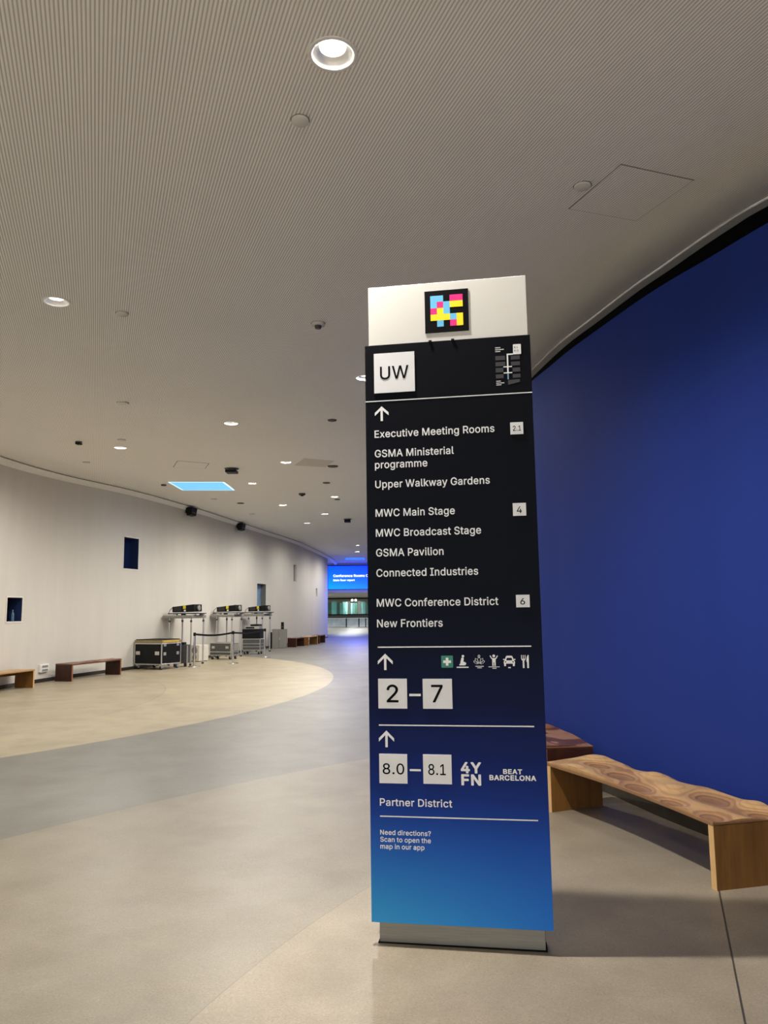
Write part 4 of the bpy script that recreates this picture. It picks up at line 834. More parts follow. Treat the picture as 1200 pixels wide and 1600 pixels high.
bench('long honey coloured carved wooden bench before the blue wall, right of the totem', F1, 1, .50, .385, 'oak', 1, GB, .024, H1)
F2 = spline([(1.385, 6.86), (1.325, 7.4), (1.25, 8.0), (1.17, 8.7)], 6)
bench('dark reddish carved bench mostly hidden behind the totem and the honey coloured bench', F2, 1, .42, .415, 'walnut', 5, GB, .040)
def along(dist, y0, y1, n=6):
    q = off(LEFT, dist); P = []
    for k in range(n + 1):
        y = y0 + (y1 - y0) * k / n; P.append(Vector((at_y(q, y), y)))
    return P
bench('light oak bench at the left edge of the picture against the pale wall', spline([(-8.06, 15.2), (-7.9, 16.1), (-7.69, 17.13)], 4), -1, .46, .40, 'oak', 11, GL, .016, detail=.5, skirt=.10)
bench('dark brown bench between the wall socket box and the flight case', spline([(-7.45, 18.55), (-7.2, 19.5), (-6.92, 20.45)], 4), -1, .46, .41, 'walnut', 13, GL, .016, detail=.5, skirt=.05)
bench('far brown bench beside the grey cabinet, nearest of three in a row', spline([(-3.98, 34.75), (-3.85, 35.3), (-3.72, 35.85)], 3), -1, .42, .40, 'walnut', 17, GL, .016, detail=.3)
bench('far brown bench in the middle of the three beyond the grey cabinet', spline([(-3.58, 36.3), (-3.42, 37.0), (-3.27, 37.7)], 3), -1, .42, .40, 'oak', 19, GL, .016, detail=.3)
bench('farthest brown bench, next to the wall end below the blue screen', spline([(-3.22, 38.2), (-3.13, 38.8), (-3.05, 39.5)], 3), -1, .42, .40, 'walnut', 23, GL, .016, detail=.3)

# ------------------------------------------------------------------ wall fittings
# double socket box low on the left wall
def on_left(y, d):
    x = at_y(off(LEFT, d), y); x2 = at_y(off(LEFT, d), y + .2)
    return x, math.atan2(-(x2 - x), .2)
x, rz = on_left(18.48, .0)
ob = thing('socket_box', 'small white double socket box low on the pale wall between two benches', 'socket box', (x, 18.48, .32), rz)
MB().box(0, .06, -.17, .17, -.085, .095).build('housing', MAT['white_metal'], ob, .008)
for z in (-.04, .045): MB().box(.055, .066, -.12, .12, z - .025, z + .025).build('socket_cover', MAT['mid_grey'], ob, .003)
# bottle on the ledge of the first window
bx, brz = on_left(17.40, -.13)
bt = thing('water_bottle', 'clear water bottle standing in the lower dark wall window', 'bottle', (bx, 17.40, 1.44))
MB().lathe([(.034, 0), (.037, .02), (.037, .15), (.030, .18), (.014, .215), (.014, .235)], 14, cap0=True).build('bottle_body', plain('pale_blue_plastic', (.10, .17, .26, 1), .15, var=.1), bt)
MB().lathe([(.016, .235), (.016, .255)], 12, cap0=True, cap1=True).build('cap', MAT['mid_grey'], bt)
def wall_spot(y, label):
    x, rz = on_left(y, .07)
    z = zc(y) - .13
    t = thing('wall_speaker', label, 'speaker', (x, y, z), rz, 'black speakers under the ceiling trim')
    MB().box(-.07, .0, -.05, .05, -.10, .11).build('bracket', MAT['black'], t)
    MB().prism([(0, .09), (.24, .07), (.20, -.18), (.04, -.20)], -.20, .20).build('housing', MAT['black'], t, .01)
    MB().box(.208, .216, -.15, .15, -.12, .02).build('grille', MAT['dark_grey'], t)
wall_spot(25.3, 'black wall speaker under the ceiling trim, the nearer one above the projectors')
wall_spot(30.1, 'black wall speaker under the ceiling trim, the farther one above the last projector')
# ------------------------------------------------------------------ projection gear along the left wall
YELLOW = plain('yellow_label', srgb(214, 200, 40), .5, var=.05)
TAN = plain('tan_case_rim', srgb(142, 124, 90), .5, var=.1)
YELLOWISH = plain('ochre_case_tape', srgb(196, 164, 56), .5, var=.1)
CASE_BLACK = plain('black_case_laminate', (.008, .008, .009, 1), .5, spec=.18, var=.25)
CASE_GREY = plain('dark_grey_case_laminate', (.085, .088, .085, 1), .45, var=.12)
BLUE_WHEEL = plain('blue_caster_wheel', (.02, .09, .22, 1), .5, var=.1)

def caster(par, x, y, wheel):
    m = MB(); m.box(x - .04, x + .04, y - .035, y + .035, .095, .13); m.box(x - .03, x + .03, y - .034, y - .024, .04, .1); m.box(x - .03, x + .03, y + .024, y + .034, .04, .1)
    c = m.build('caster', MAT['alu'], par)
    w = MB(); w.lathe([(.0, -.022), (.05, -.022), (.05, .022), (.0, .022)], 16, m=Matrix.Translation((x, y, .05)) @ Matrix.Rotation(PI / 2, 4, 'X'))
    w.build('wheel', wheel, c)

def latch(par, face, u, z, w=.11, h=.085):
    """butterfly latch on face 'x' (plane x=0) or 'y' (plane y=0)"""
    m = MB()
    if face == 'x': m.box(-.010, .0, u - w / 2, u + w / 2, z - h / 2, z + h / 2); m.box(-.016, -.008, u - .012, u + .012, z - h * .3, z + h * .3)
    else: m.box(u - w / 2, u + w / 2, -.010, .0, z - h / 2, z + h / 2); m.box(u - .012, u + .012, -.016, -.008, z - h * .3, z + h * .3)
    m.build('latch', MAT['alu'], par, .004, 1)

def edged_box(par, X, Y, z0, z1, e, body, name='body'):
    b = MB().box(.004, X - .004, .004, Y - .004, z0 + .004, z1 - .004).build(name, body, par)
    m = MB()
    for z in (z0, z1 - e):
        m.box(0, X, 0, e, z, z + e); m.box(0, X, Y - e, Y, z, z + e); m.box(0, e, e, Y - e, z, z + e); m.box(X - e, X, e, Y - e, z, z + e)
    for x in (0, X - e):
        for y in (0, Y - e): m.box(x, x + e, y, y + e, z0 + e, z1 - e)
    m.build('edging', MAT['alu'], par, .004, 1)
    return b

fc = thing('flight_case', 'large black flight case with aluminium edging and tan lid, on casters by the wall', 'flight case', (-6.29, 21.90, 0), math.radians(66.7))
edged_box(fc, .86, .98, .135, .74, .030, CASE_BLACK)
lid = MB().box(.0, .86, .0, .98, .742, .822).build('lid', TAN, fc, .006, 1)
MB().box(.06, .76, -.004, .0, .760, .806).build('tape_strip', YELLOWISH, lid)
MB().box(.03, .83, .03, .95, .822, .845).build('lid_top', CASE_BLACK, lid)
for x, y in ((.08, .08), (.78, .08), (.08, .90), (.78, .90)): caster(fc, x, y, BLUE_WHEEL if y < .5 and x > .5 else MAT['rubber'])
for u in (.16, .84): latch(fc, 'x', u, .46, .15, .10)
for u in (.13, .70): latch(fc, 'y', u, .69); latch(fc, 'y', u, .44)

dk = thing('equipment_crate', 'small dark equipment crate squeezed between the flight case and the first table', 'crate', (-6.30, 23.08, 0))
MB().box(0, .42, 0, .36, .10, .64).build('body', MAT['dark_grey'], dk, .01)
MB().box(.04, .32, .04, .32, .64, .71).build('lid', CASE_BLACK, dk, .01)
MB().box(.415, .44, -.01, .03, .09, .62).build('edging', MAT['alu'], dk)
for x in (.06, .36): MB().box(x - .035, x + .035, .02, .10, 0, .10).build('caster', MAT['rubber'], dk)

TR = math.atan2(.975, .22)
def deck_table(label, F, depth, length=.92, group='tall projector tables'):
    t = thing('projector_table', label, 'table', (F[0], F[1], 0), TR, group)
    top = MB().box(-.03, length, -.03, depth, 1.44, 1.512).build('tabletop', plain('grey_deck_top', (.27, .26, .23, 1), .5, var=.06), t, .006, 1)
    MB().box(-.03, length, -.03, depth, 1.415, 1.438).build('rim', MAT['mid_grey'], t)
    for x, y in ((.02, .03), (length - .07, .03), (.02, depth - .22), (length - .07, depth - .22)):
        leg = MB().lathe([(.024, .03), (.024, 1.417)], 10, (x, y, 0), cap0=True).build('leg', MAT['alu'], t)
        MB().lathe([(.036, 0), (.036, .045), (.026, .05)], 10, (x, y, 0), cap0=True, cap1=True).build('rubber_foot', MAT['rubber'], leg)
        MB().lathe([(.032, 1.30), (.032, 1.36)], 10, (x, y, 0), cap0=True, cap1=True).box(x - .055, x - .025, y - .012, y + .012, 1.318, 1.342).build('clamp', MAT['dark_grey'], leg)
    return t
FT = [(-5.883, 23.59), (-5.37, 27.27), (-4.81, 30.46)]
deck_table('tall grey table nearest the flight case, carrying the first projector', FT[0], .97)
t2 = deck_table('middle one of the three tall grey tables, behind the second barrier post', FT[1], .82)
copy_tree(t2, (FT[2][0], FT[2][1], 0), TR, 'farthest tall grey table, over the equipment rack')

def projector(label, F, y0):
    c, s = math.cos(TR), math.sin(TR)
    loc = (F[0] - s * y0, F[1] + c * y0, 1.512)
    t = thing('projector', label, 'projector', loc, TR, 'black projectors on the tall tables')
    tray = MB().box(.06, .72, -.13, .84, .034, .062).build('tray', MAT['black'], t, .004, 1)
    for x, y in ((.12, .0), (.66, .0), (.12, .62), (.66, .62)): MB().box(x - .05, x + .05, y - .06, y + .06, 0, .034).build('foot', MAT['white_metal'], tray)
    MB().box(.10, .60, .02, .70, .062, .088).build('cradle', MAT['white_metal'], t)
    R = Matrix.Translation((0, .36, .20)) @ Matrix.Rotation(math.radians(-1.6), 4, 'X') @ Matrix.Translation((0, -.36, -.20))
    body = MB()
    w0, w1 = [(0, .095), (.72, .095), (.72, .265), (0, .318)], None
    L_, R_ = [R @ Vector((.12, y, z)) for y, z in w0], [R @ Vector((.66, y, z)) for y, z in w0]
    body.face(L_[::-1]); body.face(R_)
    for k in range(4): body.face([L_[k], L_[(k + 1) % 4], R_[(k + 1) % 4], R_[k]])
    b = body.build('body', MAT['black'], t, .02, 3)
    l = MB(); l.lathe([(.0, 0), (.075, 0), (.085, .02), (.085, .05), (.06, .055), (0, .05)], 20, m=R @ Matrix.Translation((.40, .002, .20)) @ Matrix.Rotation(PI / 2, 4, 'X'))
    l.build('lens', MAT['mid_grey'], t)
    MB().box(.113, .12, .27, .36, .19, .30, R).build('label', YELLOW, t); MB().box(.113, .12, .27, .33, .11, .165, R).build('sticker', MAT['white_metal'], t)
    v = MB()
    for k in range(7): v.box(.114, .12, .42, .66, .14 + k * .02, .150 + k * .02, R)
    v.build('vent', MAT['dark_grey'], t)
    cb = MB(); cb.tube([(.3, .70, .2), (.3, .80, .24), (.3, .90, .16), (.3, .93, .06), (.32, .92, .045)], .012); cb.build('cable', MAT['mid_grey'], t)
    return t
p0 = projector('black projector with yellow label on the nearest tall table', FT[0], 0.0)
copy_tree(p0, (FT[1][0] + .975 * .06, FT[1][1] - .22 * .06, 1.512), TR, 'black projector with yellow label on the middle tall table')
copy_tree(p0, (FT[2][0] + .975 * .06, FT[2][1] - .22 * .06, 1.512), TR, 'black projector with yellow label on the farthest tall table')

wu = thing('ventilated_unit', 'cream ventilated metal unit on the floor beneath the first table', 'electrical unit', (-6.05, 25.30, 0), math.radians(66.7))
MB().box(0, .50, 0, .36, .02, .53).build('housing', MAT['off_white'], wu, .01)
MB().lathe([(0, 0), (.11, 0), (.11, .012), (0, .012)], 20, m=Matrix.Translation((0, .18, .37)) @ Matrix.Rotation(-PI / 2, 4, 'Y')).build('fan_grille', MAT['mid_grey'], wu)
MB().lathe([(0, 0), (.075, 0), (.075, .012), (0, .012)], 20, m=Matrix.Translation((0, .18, .15)) @ Matrix.Rotation(-PI / 2, 4, 'Y')).build('fan_grille', MAT['mid_grey'], wu)
for x in (.06, .44): MB().box(x - .03, x + .03, .03, .33, 0, .02).build('foot', MAT['rubber'], wu)

sc = thing('amplifier_case', 'grey case with silver edges on casters in front of the middle table', 'flight case', (-5.22, 26.32, 0), math.radians(66.7))
edged_box(sc, .46, .88, .125, .56, .028, CASE_GREY)
MB().box(-.006, .464, -.006, .884, .235, .262).build('centre_band', MAT['alu'], sc); MB().box(.46 * .05, .46 * .95, -.004, .0, .28, .52).build('end_panel', MAT['mid_grey'], sc)
for x, y in ((.07, .08), (.39, .08), (.07, .80), (.39, .80)): caster(sc, x, y, MAT['rubber'])
for u in (.16, .72): latch(sc, 'x', u, .40, .12, .08)

rk = thing('equipment_rack', 'silver framed rack stacked with black equipment before the farthest table', 'rack', (-4.72, 29.35, 0), math.radians(80))
edged_box(rk, .46, .72, .14, .58, .028, CASE_GREY)
for z in (.27, .38): MB().box(-.006, .462, -.004, .724, z, z + .02).build('shelf_edge', MAT['alu'], rk)
for x, y in ((.08, .08), (.38, .08), (.08, .64), (.38, .64)): caster(rk, x, y, MAT['rubber'])
MB().box(.0, .44, .02, .72, .582, .94).build('power_unit', CASE_BLACK, rk, .008)
amp = MB().box(.0, .40, .05, .62, .942, 1.05).build('amplifier', MAT['alu'], rk, .006); MB().box(-.006, 0, .24, .58, .965, 1.02).build('display', MAT['black'], amp)
MB().box(.02, .38, .06, .42, 1.05, 1.12).build('control_box', MAT['black'], rk, .03, 3)

cbn = thing('grey_cabinet', 'plain grey metal cabinet standing against the wall beyond the tables', 'cabinet', (-4.98, 34.15, 0))
MB().box(0, .62, 0, .38, 0, .79).build('body', MAT['mid_grey'], cbn, .006); MB().box(-.006, .626, -.006, .386, .79, .812).build('top', MAT['mid_grey'], cbn)
MB().box(.30, .306, -.003, 0, .03, .77).build('door_gap', MAT['black'], cbn); MB().box(.33, .345, -.02, 0, .36, .46).build('handle', MAT['alu'], cbn)
sp = thing('desk_speaker', 'small upright black speaker on top of the grey cabinet', 'speaker', (-4.54, 34.30, .812))
MB().box(-.06, .06, -.06, .06, 0, .31).build('body', MAT['black'], sp, .012); MB().lathe([(0, 0), (.042, 0), (.042, .006), (0, .006)], 16, m=Matrix.Translation((0, -.06, .1)) @ Matrix.Rotation(PI / 2, 4, 'X')).build('speaker_cone', MAT['dark_grey'], sp)
tag(MB().box(-5.02, -4.90, 33.55, 33.66, 0, .70).build('black_panel', MAT['black'], None, .006), 'narrow black upright box beside the grey cabinet', 'box')

# belt barrier: three chrome posts
PO = [(-5.65, 23.03), (-4.78, 24.40), (-4.24, 27.38)]
def post(label, p, nxt):
    t = thing('barrier_post', label, 'barrier post', (p[0], p[1], 0), 0, 'chrome barrier posts')
    MB().lathe([(.18, 0), (.18, .012), (.15, .028), (.04, .04), (.032, .05)], 28, cap0=True).build('base', MAT['chrome'], t)
    MB().lathe([(.030, .04), (.030, .90)], 16).build('pole', MAT['chrome'], t)
    MB().lathe([(.034, .90), (.040, .91), (.040, .985), (.034, 1.0), (0, 1.0)], 16).build('head', MAT['black'], t)
    if nxt:
        dx, dy = nxt[0] - p[0], nxt[1] - p[1]; L = math.hypot(dx, dy); ux, uy = dx / L, dy / L
        m = MB(); n = 14; rows = []
        for k in range(n + 1):
            u = .04 + (L - .08) * k / n; z = .945 - .05 * math.sin(PI * k / n)
            rows.append([(ux * u - uy * e, uy * u + ux * e, z + h) for e, h in ((-.0015, -.028), (-.0015, .028), (.0015, .028), (.0015, -.028), (-.0015, -.028))])
        m.quad_grid(rows, False); m.build('belt', MAT['black'], t)
post('chrome barrier post at the near end of the black belt, by the flight case', PO[0], PO[1])
post('middle chrome barrier post where two black belts meet', PO[1], PO[2])
post('farthest chrome barrier post, before the equipment rack', PO[2], None)

# ------------------------------------------------------------------ ceiling fittings
LAMP_LABELS = ['big bright recessed ceiling light above the totem, at the top of the picture',
               'recessed ceiling light with white ring at the left edge of the picture',
               'ceiling light half hidden behind the left edge of the totem',
               'small recessed ceiling light midway between the left edge and the totem',
               'small recessed ceiling light above the left wall, left of the outlined panels',
               'recessed ceiling light just left of the pale ceiling panel',
               'ceiling light right of the bright blue ceiling panel',
               'faint small ceiling light halfway between pale ceiling panel and the far lights',
               'far ceiling light, first beyond the bright blue panel',
               'far ceiling light beside the black ceiling projector nearest the totem',
               'far ceiling light above the second wall speaker',
               'far ceiling light nearer of two in front of the blue ceiling slot',
               'farthest ceiling light, just before the blue ceiling slot']
ring_m = MB().lathe([(.1125, .002), (.134, .0), (.138, -.004), (.134, -.010), (.112, -.008), (.106, .004)], 40)
cup_m = MB().lathe([(.108, -.002), (.104, .010), (.090, .028), (.072, .038)], 40)
lens_m = MB(); lens_m.face([(.0725 * math.cos(2 * PI * k / 40), .0725 * math.sin(2 * PI * k / 40), .0375) for k in range(40)][::-1])
def downlight(label, x, y):
    t = thing('ceiling_light', label, 'ceiling light', (x, y, zc(y)), 0, 'recessed round ceiling lights')
    ring_m.build('trim_ring', MAT['white_metal'], t); cup_m.build('reflector', MAT['reflector'], t); lens_m.build('lamp_lens', MAT['lamp'], t)
    return t
d0 = None
for (x, y), lab in zip(LAMPS, LAMP_LABELS):
    if d0 is None: d0 = downlight(lab, x, y)
    else: copy_tree(d0, (x, y, zc(y)), 0, lab)
    spot('ceiling_light_lamp', (x, y, zc(y) + (.034 if y < 8 else -.012)), 950 if y < 5 else (230 if y < 12 else 310), 150 if y < 8 else 176, radius=.035 if y < 5 else .055)
# the row of lamps carries on unseen behind the viewer, with extras added for ambience
for x, y in [(-3.9, -1.6), (-1.0, -5.0), (-5.8, -4.5), (-6.3, 4.6), (-6.6, 10.0), (-2.6, 35.5), (.6, 17.5), (.9, 26.0), (1.4, 34.0)]:
    spot('ceiling_light_lamp', (x, y, zc(y) - .012), LAMP_POWER * (.6 if y < 0 else 1.0 if x < 0 else 1.7), 176)
for x, y in [(-3.0, -1.6), (.3, -1.4), (3.2, -1.2), (-6.2, -1.2), (-6.9, 1.2), (-1.4, -4.4), (2.4, -4.2)]:
    spot('bounce_fill_spot', (x, y, zc(y) - .012), 1300, 62)  # spots added out of view so the floor bounces light to the ceiling

def fitting(name, label, cat, x, y, r, drop, mat='ceiling_panel', inner=None, group='small ceiling fittings'):
    t = thing(name, label, cat, (x, y, zc(y)), 0, group)
    MB().lathe([(r, .0), (r, -drop * .8), (r * .93, -drop), (0, -drop)], 28).build('cover', MAT[mat], t)
    MB().lathe([(r * 1.10, -.003), (r * .99, -.003)], 28).build('gap_ring', MAT['dark_line'], t)
    if inner: MB().lathe([(r * .55, -drop), (r * .45, -drop - .03), (0, -drop - .03)], 20).build('sensor', MAT[inner], t)
    return t
G2 = 'round ceiling cover plates'
fitting('cover_plate', 'round pale cover plate on the ceiling below left of the brightest light', 'ceiling fitting', -.49, 4.385, .054, .020, 'ceiling_smooth', group=G2)
fitting('cover_plate', 'round cover plate on the ceiling right of the leftmost ceiling light', 'ceiling fitting', -2.682, 7.608, .060, .022, 'ceiling_smooth', group=G2)
fitting('smoke_detector', 'dark centred smoke detector on the ceiling left of the white sign header', 'smoke detector', -.691, 7.99, .072, .03, 'ceiling_smooth', 'dark_grey')
fitting('cover_plate', 'round cover plate on the ceiling above the two small left lights', 'ceiling fitting', -4.041, 11.623, .085, .02, 'ceiling_smooth', group=G2)
fitting('cover_plate', 'small cover plate on the ceiling just left of the totem below its black edge', 'ceiling fitting', -.886, 13.08, .075, .02, 'dark_line', group=G2)
fitting('cover_plate', 'small cover plate on the ceiling just above the light over the left wall', 'ceiling fitting', -5.09, 14.64, .075, .02, 'ceiling_smooth', group=G2)
fitting('cover_plate', 'small cover plate on the ceiling close to the left wall trim', 'ceiling fitting', -6.68, 16.98, .075, .02, 'ceiling_smooth', group=G2)
fitting('cover_plate', 'cover plate on the ceiling touching the right corner of the pale panel', 'ceiling fitting', -1.199, 17.88, .12, .025, 'dark_line', group=G2)
fitting('cover_plate', 'tiny cover plate on the ceiling right of the light beside the blue panel', 'ceiling fitting', -1.568, 20.757, .10, .02, 'dark_line', group=G2)
fitting('cover_plate', 'tiny cover plate on the ceiling below the bright blue panel', 'ceiling fitting', -5.30, 23.7, .09, .02, 'ceiling_smooth', group=G2)
fitting('cover_plate', 'tiny cover plate on the ceiling below right of the bright blue panel', 'ceiling fitting', -4.65, 24.67, .11, .02, 'dark_line', group=G2)
fitting('cover_plate', 'faint cover plate on the ceiling above the second wall speaker', 'ceiling fitting', -4.76, 27.5, .09, .02, 'ceiling_smooth', group=G2)
fitting('cover_plate', 'tiny cover plate on the ceiling right below the faint light near the totem', 'ceiling fitting', -1.473, 24.05, .09, .02, 'dark_line', group=G2)
fitting('cover_plate', 'round cover plate cutting the corner of the large outlined panel at upper right', 'ceiling fitting', 1.451, 5.178, .060, .014, 'ceiling_smooth', group=G2)
fitting('smoke_detector', 'tiny black detector on the ceiling left of the bright blue panel', 'smoke detector', -6.03, 20.78, .07, .04, 'dark_grey')
fitting('smoke_detector', 'tiny black detector on the ceiling between the blue panel and the totem', 'smoke detector', -2.45, 22.77, .10, .05, 'dark_grey', 'black')
def box_fitting(label, x, y, w, d, h, stem):
    t = thing('ceiling_projector', label, 'projector', (x, y, zc(y)), 0, 'black gear hanging from the ceiling')
    MB().lathe([(.05, 0), (.05, -stem)], 12).build('mount', MAT['mid_grey'], t)
    MB().box(-w / 2, w / 2, -d / 2, d / 2, -stem - h, -stem).build('housing', MAT['black'], t, .01)
    MB().lathe([(w * .66, -.002), (w * .66, -.012), (0, -.012)], 24).build('ceiling_plate', MAT['dark_line'], t)
box_fitting('black box hung from the ceiling above the bright blue panel', -3.634, 18.099, .26, .3, .06, .05)
box_fitting('black box hung from the far ceiling right beside the totem', -1.409, 29.391, .24, .3, .09, .04)
box_fitting('small black box on the ceiling at left, above the pale wall', -5.981, 14.781, .10, .12, .04, .02)

def panel(name, label, cat, P, mat, gapw, gapmat, drop=.004, edge=None):
    cx = sum(p[0] for p in P) / 4; cy = sum(p[1] for p in P) / 4
    z0 = zc(cy)
    t = thing(name, label, cat, (cx, cy, z0))
    Q = [Vector((x - cx, y - cy, zc(y) - z0)) for x, y in P]
    cen = Vector((0, 0, 0))
    inn = [q * (1 - gapw / q.length * 1.41) for q in Q]
    up_ = Vector((0, 0, .02))
    a = MB(); lowI = [q + Vector((0, 0, -drop)) for q in inn]
    a.face(lowI)
    for k in range(4): a.face([lowI[k], lowI[(k + 1) % 4], lowI[(k + 1) % 4] + up_, lowI[k] + up_])
    a.build('panel', mat, t)
    g = MB(); lo = Vector((0, 0, -drop * .6))
    for k in range(4): g.face([Q[k] + lo, Q[(k + 1) % 4] + lo, inn[(k + 1) % 4] + lo, inn[k] + lo])
    for k in range(4): g.face([Q[k] + lo, Q[(k + 1) % 4] + lo, Q[(k + 1) % 4] + up_, Q[k] + up_])
    g.build('gap' if edge is None else edge, gapmat, t)
    return t
panel('ceiling_hatch', 'large square hatch outlined in the ceiling at upper right near the blue wall', 'ceiling hatch', [(1.428, 5.507), (2.011, 5.712), (2.232, 5.118), (1.643, 4.905)], MAT['ceiling'], .006, MAT['dark_line'])
panel('ceiling_hatch', 'faintly outlined hatch in the ceiling above the bright blue panel', 'ceiling hatch', [(-4.964, 17.81), (-4.252, 18.055), (-3.995, 17.325), (-4.627, 16.946)], MAT['ceiling'], .016, MAT['dark_line'])
panel('ceiling_hatch', 'pale plain hatch in the ceiling between two small lights', 'ceiling hatch', [(-2.089, 17.725), (-1.379, 18.061), (-1.107, 17.169), (-1.767, 16.802)], MAT['ceiling_panel'], .012, MAT['ceiling_smooth'])
BLUEPANEL = emitter('sky_blue_light_panel', srgb(96, 178, 250), 1.05)
panel('ceiling_light_panel', 'bright sky blue square light panel in the ceiling', 'light panel', [(-5.788, 20.306), (-5.813, 21.906), (-4.318, 22.013), (-4.303, 20.423)], BLUEPANEL, .05, emitter('panel_rim_glow', (.62, .85, 1, 1), 1.1), .006, 'lit_rim')
panel('ceiling_light_panel', 'thin blue ceiling slot far away above the blue screen', 'light panel', [(-2.588, 49.421), (-1.234, 49.65), (-1.18, 47.527), (-2.399, 47.33)], emitter('far_blue_light_panel', srgb(20, 104, 225), 1.0), .05, MAT['ceiling_smooth'], .006)

# light falling from that blue slot
spot('blue_slot_lamp', (-1.85, 48.5, zc(48.5) - .03), 2400, 165, (.10, .16, 1.0), .3)

# ------------------------------------------------------------------ far end: bulkhead with the screen, and the hall beyond
BH = plain('white_bulkhead', (.70, .68, .64, 1), .5, var=.02)
struct(MB().box(-9.5, 9.5, 53, 53.5, 2.83, 5.3).build('wall_far', BH), 'white bulkhead carrying the blue screen at the corridor end')
struct(MB().box(-14, 14, 53.5, 76, 2.83, 2.95).build('ceiling_far', plain('brown_grey_soffit', (.30, .27, .22, 1), .6, var=.05)), 'low brownish ceiling of the hall beyond the screen')
def screen_image():
    m = NT('blue_screen_image'); m.set(.3); m.base((.01, .01, .02, 1))
    x, y, z = m.sep(m.coord('Generated'))
    f = m.math('ADD', m.math('MULTIPLY', z, .75), m.math('MULTIPLY', x, .5), True)
    c = m.ramp(f, [(0, srgb(0, 92, 255)), (.45, srgb(0, 60, 255)), (1, srgb(0, 30, 255))])
    m.link(c, m.b.inputs['Emission Color']); m.b.inputs['Emission Strength'].default_value = 3.2
    return m.mat
sn = thing('video_screen', 'wide glowing blue video screen with white text hanging at the corridor end', 'screen', (-1.4, 53, 3.04))
MB().box(-2.56, 2.56, -.10, 0, .0, 1.66).build('frame', plain('navy_screen_frame', (.004, .006, .03, 1), .4), sn)
sd = MB().box(-2.49, 2.49, -.115, -.10, .02, 1.60).build('display', screen_image(), sn)
glow = emitter('screen_white_text', (1, 1, 1, 1), 1.6)
tm = MB(); text_shape(tm, 'Conference Rooms Only', SEMI, -2.13, .845, .62, .165, -.118); tm.build('headline', glow, sd)
tm = MB(); text_shape(tm, 'Main floor report', SEMI, -2.13, .565, -.66, .130, -.118); tm.build('subline', glow, sd)
for y in (56, 61, 66, 71):
    for x in (-7.0, -2.6, 2.0): spot('hall_lamp', (x, y, 2.81), 1300, 160, (.93, .96, 1.0), .9)
for x in (-6.5, -3.5, -.5): spot('hall_lamp', (x, 80.5, 2.9), 900, 160, (1, .95, .85), .15)
struct(MB().box(-14, 14, 90, 90.3, 0, 4).build('wall_end', plain('brown_hall_wall', (.34, .30, .24, 1), .7, var=.08)), 'brownish back wall of the far hall')
struct(MB().box(-14, 14, 76, 90, 3.2, 3.3).build('ceiling_hall', plain('hall_ceiling', (.36, .32, .26, 1), .7)), 'ceiling of the farthest hall')
struct(MB().box(-14, 14, 75.8, 76, 2.70, 2.83).build('trim_4', MAT['black']), 'dark head frame across the far hall opening')
GLASSES = [plain('teal_screen_a', (.22, .58, .60, 1), .15, var=.2, scale=1.5), plain('teal_screen_b', (.42, .85, .85, 1), .15, var=.2, scale=1.5),
           plain('pale_screen', (.78, .88, .82, 1), .2, var=.15, scale=1.5), plain('green_screen', (.09, .20, .16, 1), .2, var=.2, scale=1.5)]
PAN = [(510, 517, 3), (517, 525, 0), (525, 530, 3), (530, 534, 0), (534, 542, 1), (542, 546.5, 2), (546.5, 554, 1), (554, 557.5, 3), (557.5, 563, 2), (563, 570, 0), (570, 577, 3)]
names = ['dark green panel at the left end of the glass row', 'blue teal panel second from the left in the glass row', 'narrow dark green panel left of the bright teal ones', 'narrow teal panel beside the bright wide one',
         'bright wide teal panel in the middle of the glass row', 'pale whitish panel right of the wide teal one', 'teal panel right of the pale whitish one', 'narrow dark panel between teal and pale glass',
         'pale green panel in the right half of the glass row', 'dim teal panel near the totem edge', 'dark green panel half behind the totem edge']
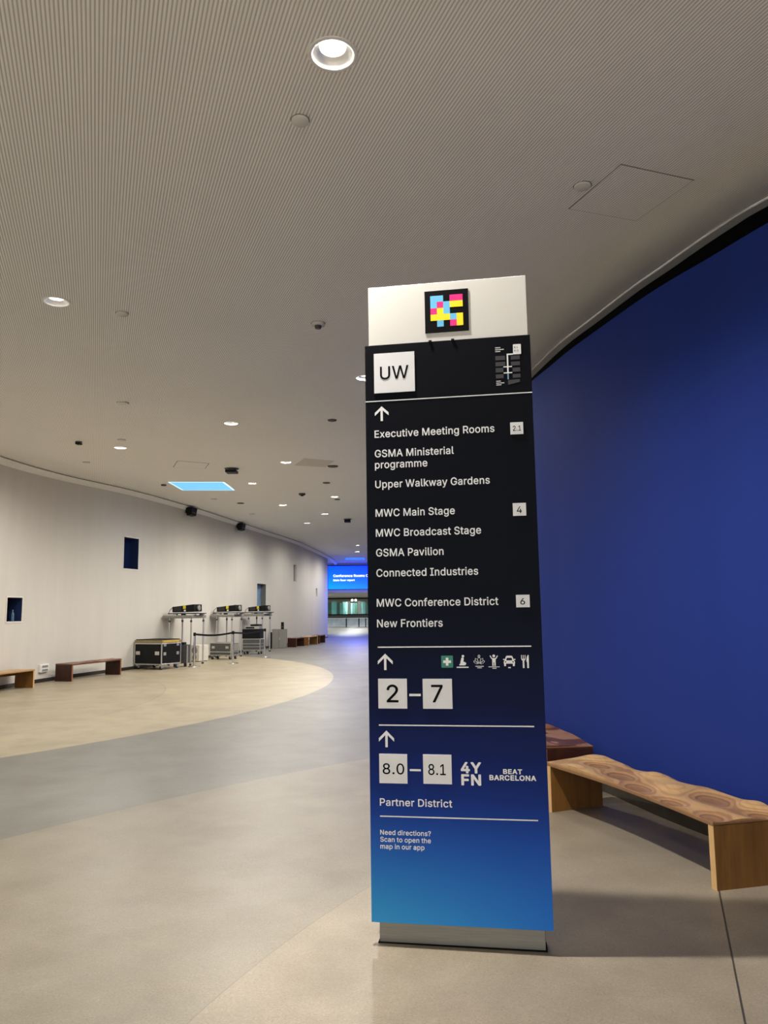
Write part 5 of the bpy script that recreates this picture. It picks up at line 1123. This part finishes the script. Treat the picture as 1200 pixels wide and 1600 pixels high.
for k, ((a, b, mi), nm) in enumerate(zip(PAN, names)):
    x0, x1 = (a - 600) / 15, (b - 600) / 15
    cx = (x0 + x1) / 2; w = (x1 - x0) / 2 - .02; yy = 80 + .25 * math.sin(k * 2.1); h = 2.45 + .1 * math.sin(k * 1.7)
    t = thing('glass_panel', 'far ' + nm, 'glass panel', (cx, yy, 0), 0, 'tall glass panels in the far hall')
    MB().box(-w, w, -.03, .03, .12, h).build('pane', GLASSES[mi], t); MB().box(-w, w, -.06, .06, 0, .12).build('base', MAT['dark_grey'], t)
ct = thing('service_counter', 'long dark counter in the far hall below the glass panels', 'counter', (-3.8, 78.4, 0))
MB().box(-4, 4, -.3, .3, 0, 1.14).build('body', plain('counter_front', (.20, .22, .24, 1), .4), ct); MB().box(-4.05, 4.05, -.35, .35, 1.14, 1.24).build('worktop', MAT['black'], ct)
gr = thing('guard_rail', 'low glass guard rail with white top across the far hall', 'guard rail', (-3.6, 75, 0))
MB().box(-2.6, 2.6, -.05, .05, .80, .88).build('top_rail', MAT['white_metal'], gr)
MB().box(-2.6, 2.6, -.05, .05, .03, .16).build('bottom_rail', MAT['alu'], gr)
pg = plain('pale_blue_rail_glass', (.40, .47, .50, 1), .12, var=.2, scale=2)
for a, b in ((-2.58, -.22), (-.10, 1.0), (1.12, 1.66), (1.76, 2.58)): MB().box(a, b, -.012, .012, .16, .80).build('glass_pane', pg, gr)
for x in (-.16, 1.06, 1.71): MB().box(x - .045, x + .045, -.06, .06, 0, .84).build('post', MAT['black'], gr)
for k, (x, lab) in enumerate(((-3.35, 'left of two small bright lamps hanging in the far hall'), (-3.0, 'right of two small bright lamps hanging in the far hall'))):
    t = thing('hanging_lamp', lab, 'lamp', (x, 79, 3.2), 0, 'lamps in the far hall')
    MB().lathe([(.012, 0), (.012, -.42)], 8).build('stem', MAT['black'], t); MB().lathe([(.05, -.42), (.11, -.50), (.11, -.68), (0, -.68)], 14).build('lamp_head', emitter('hall_lamp_glow', (1, 1, .95, 1), 3), t)
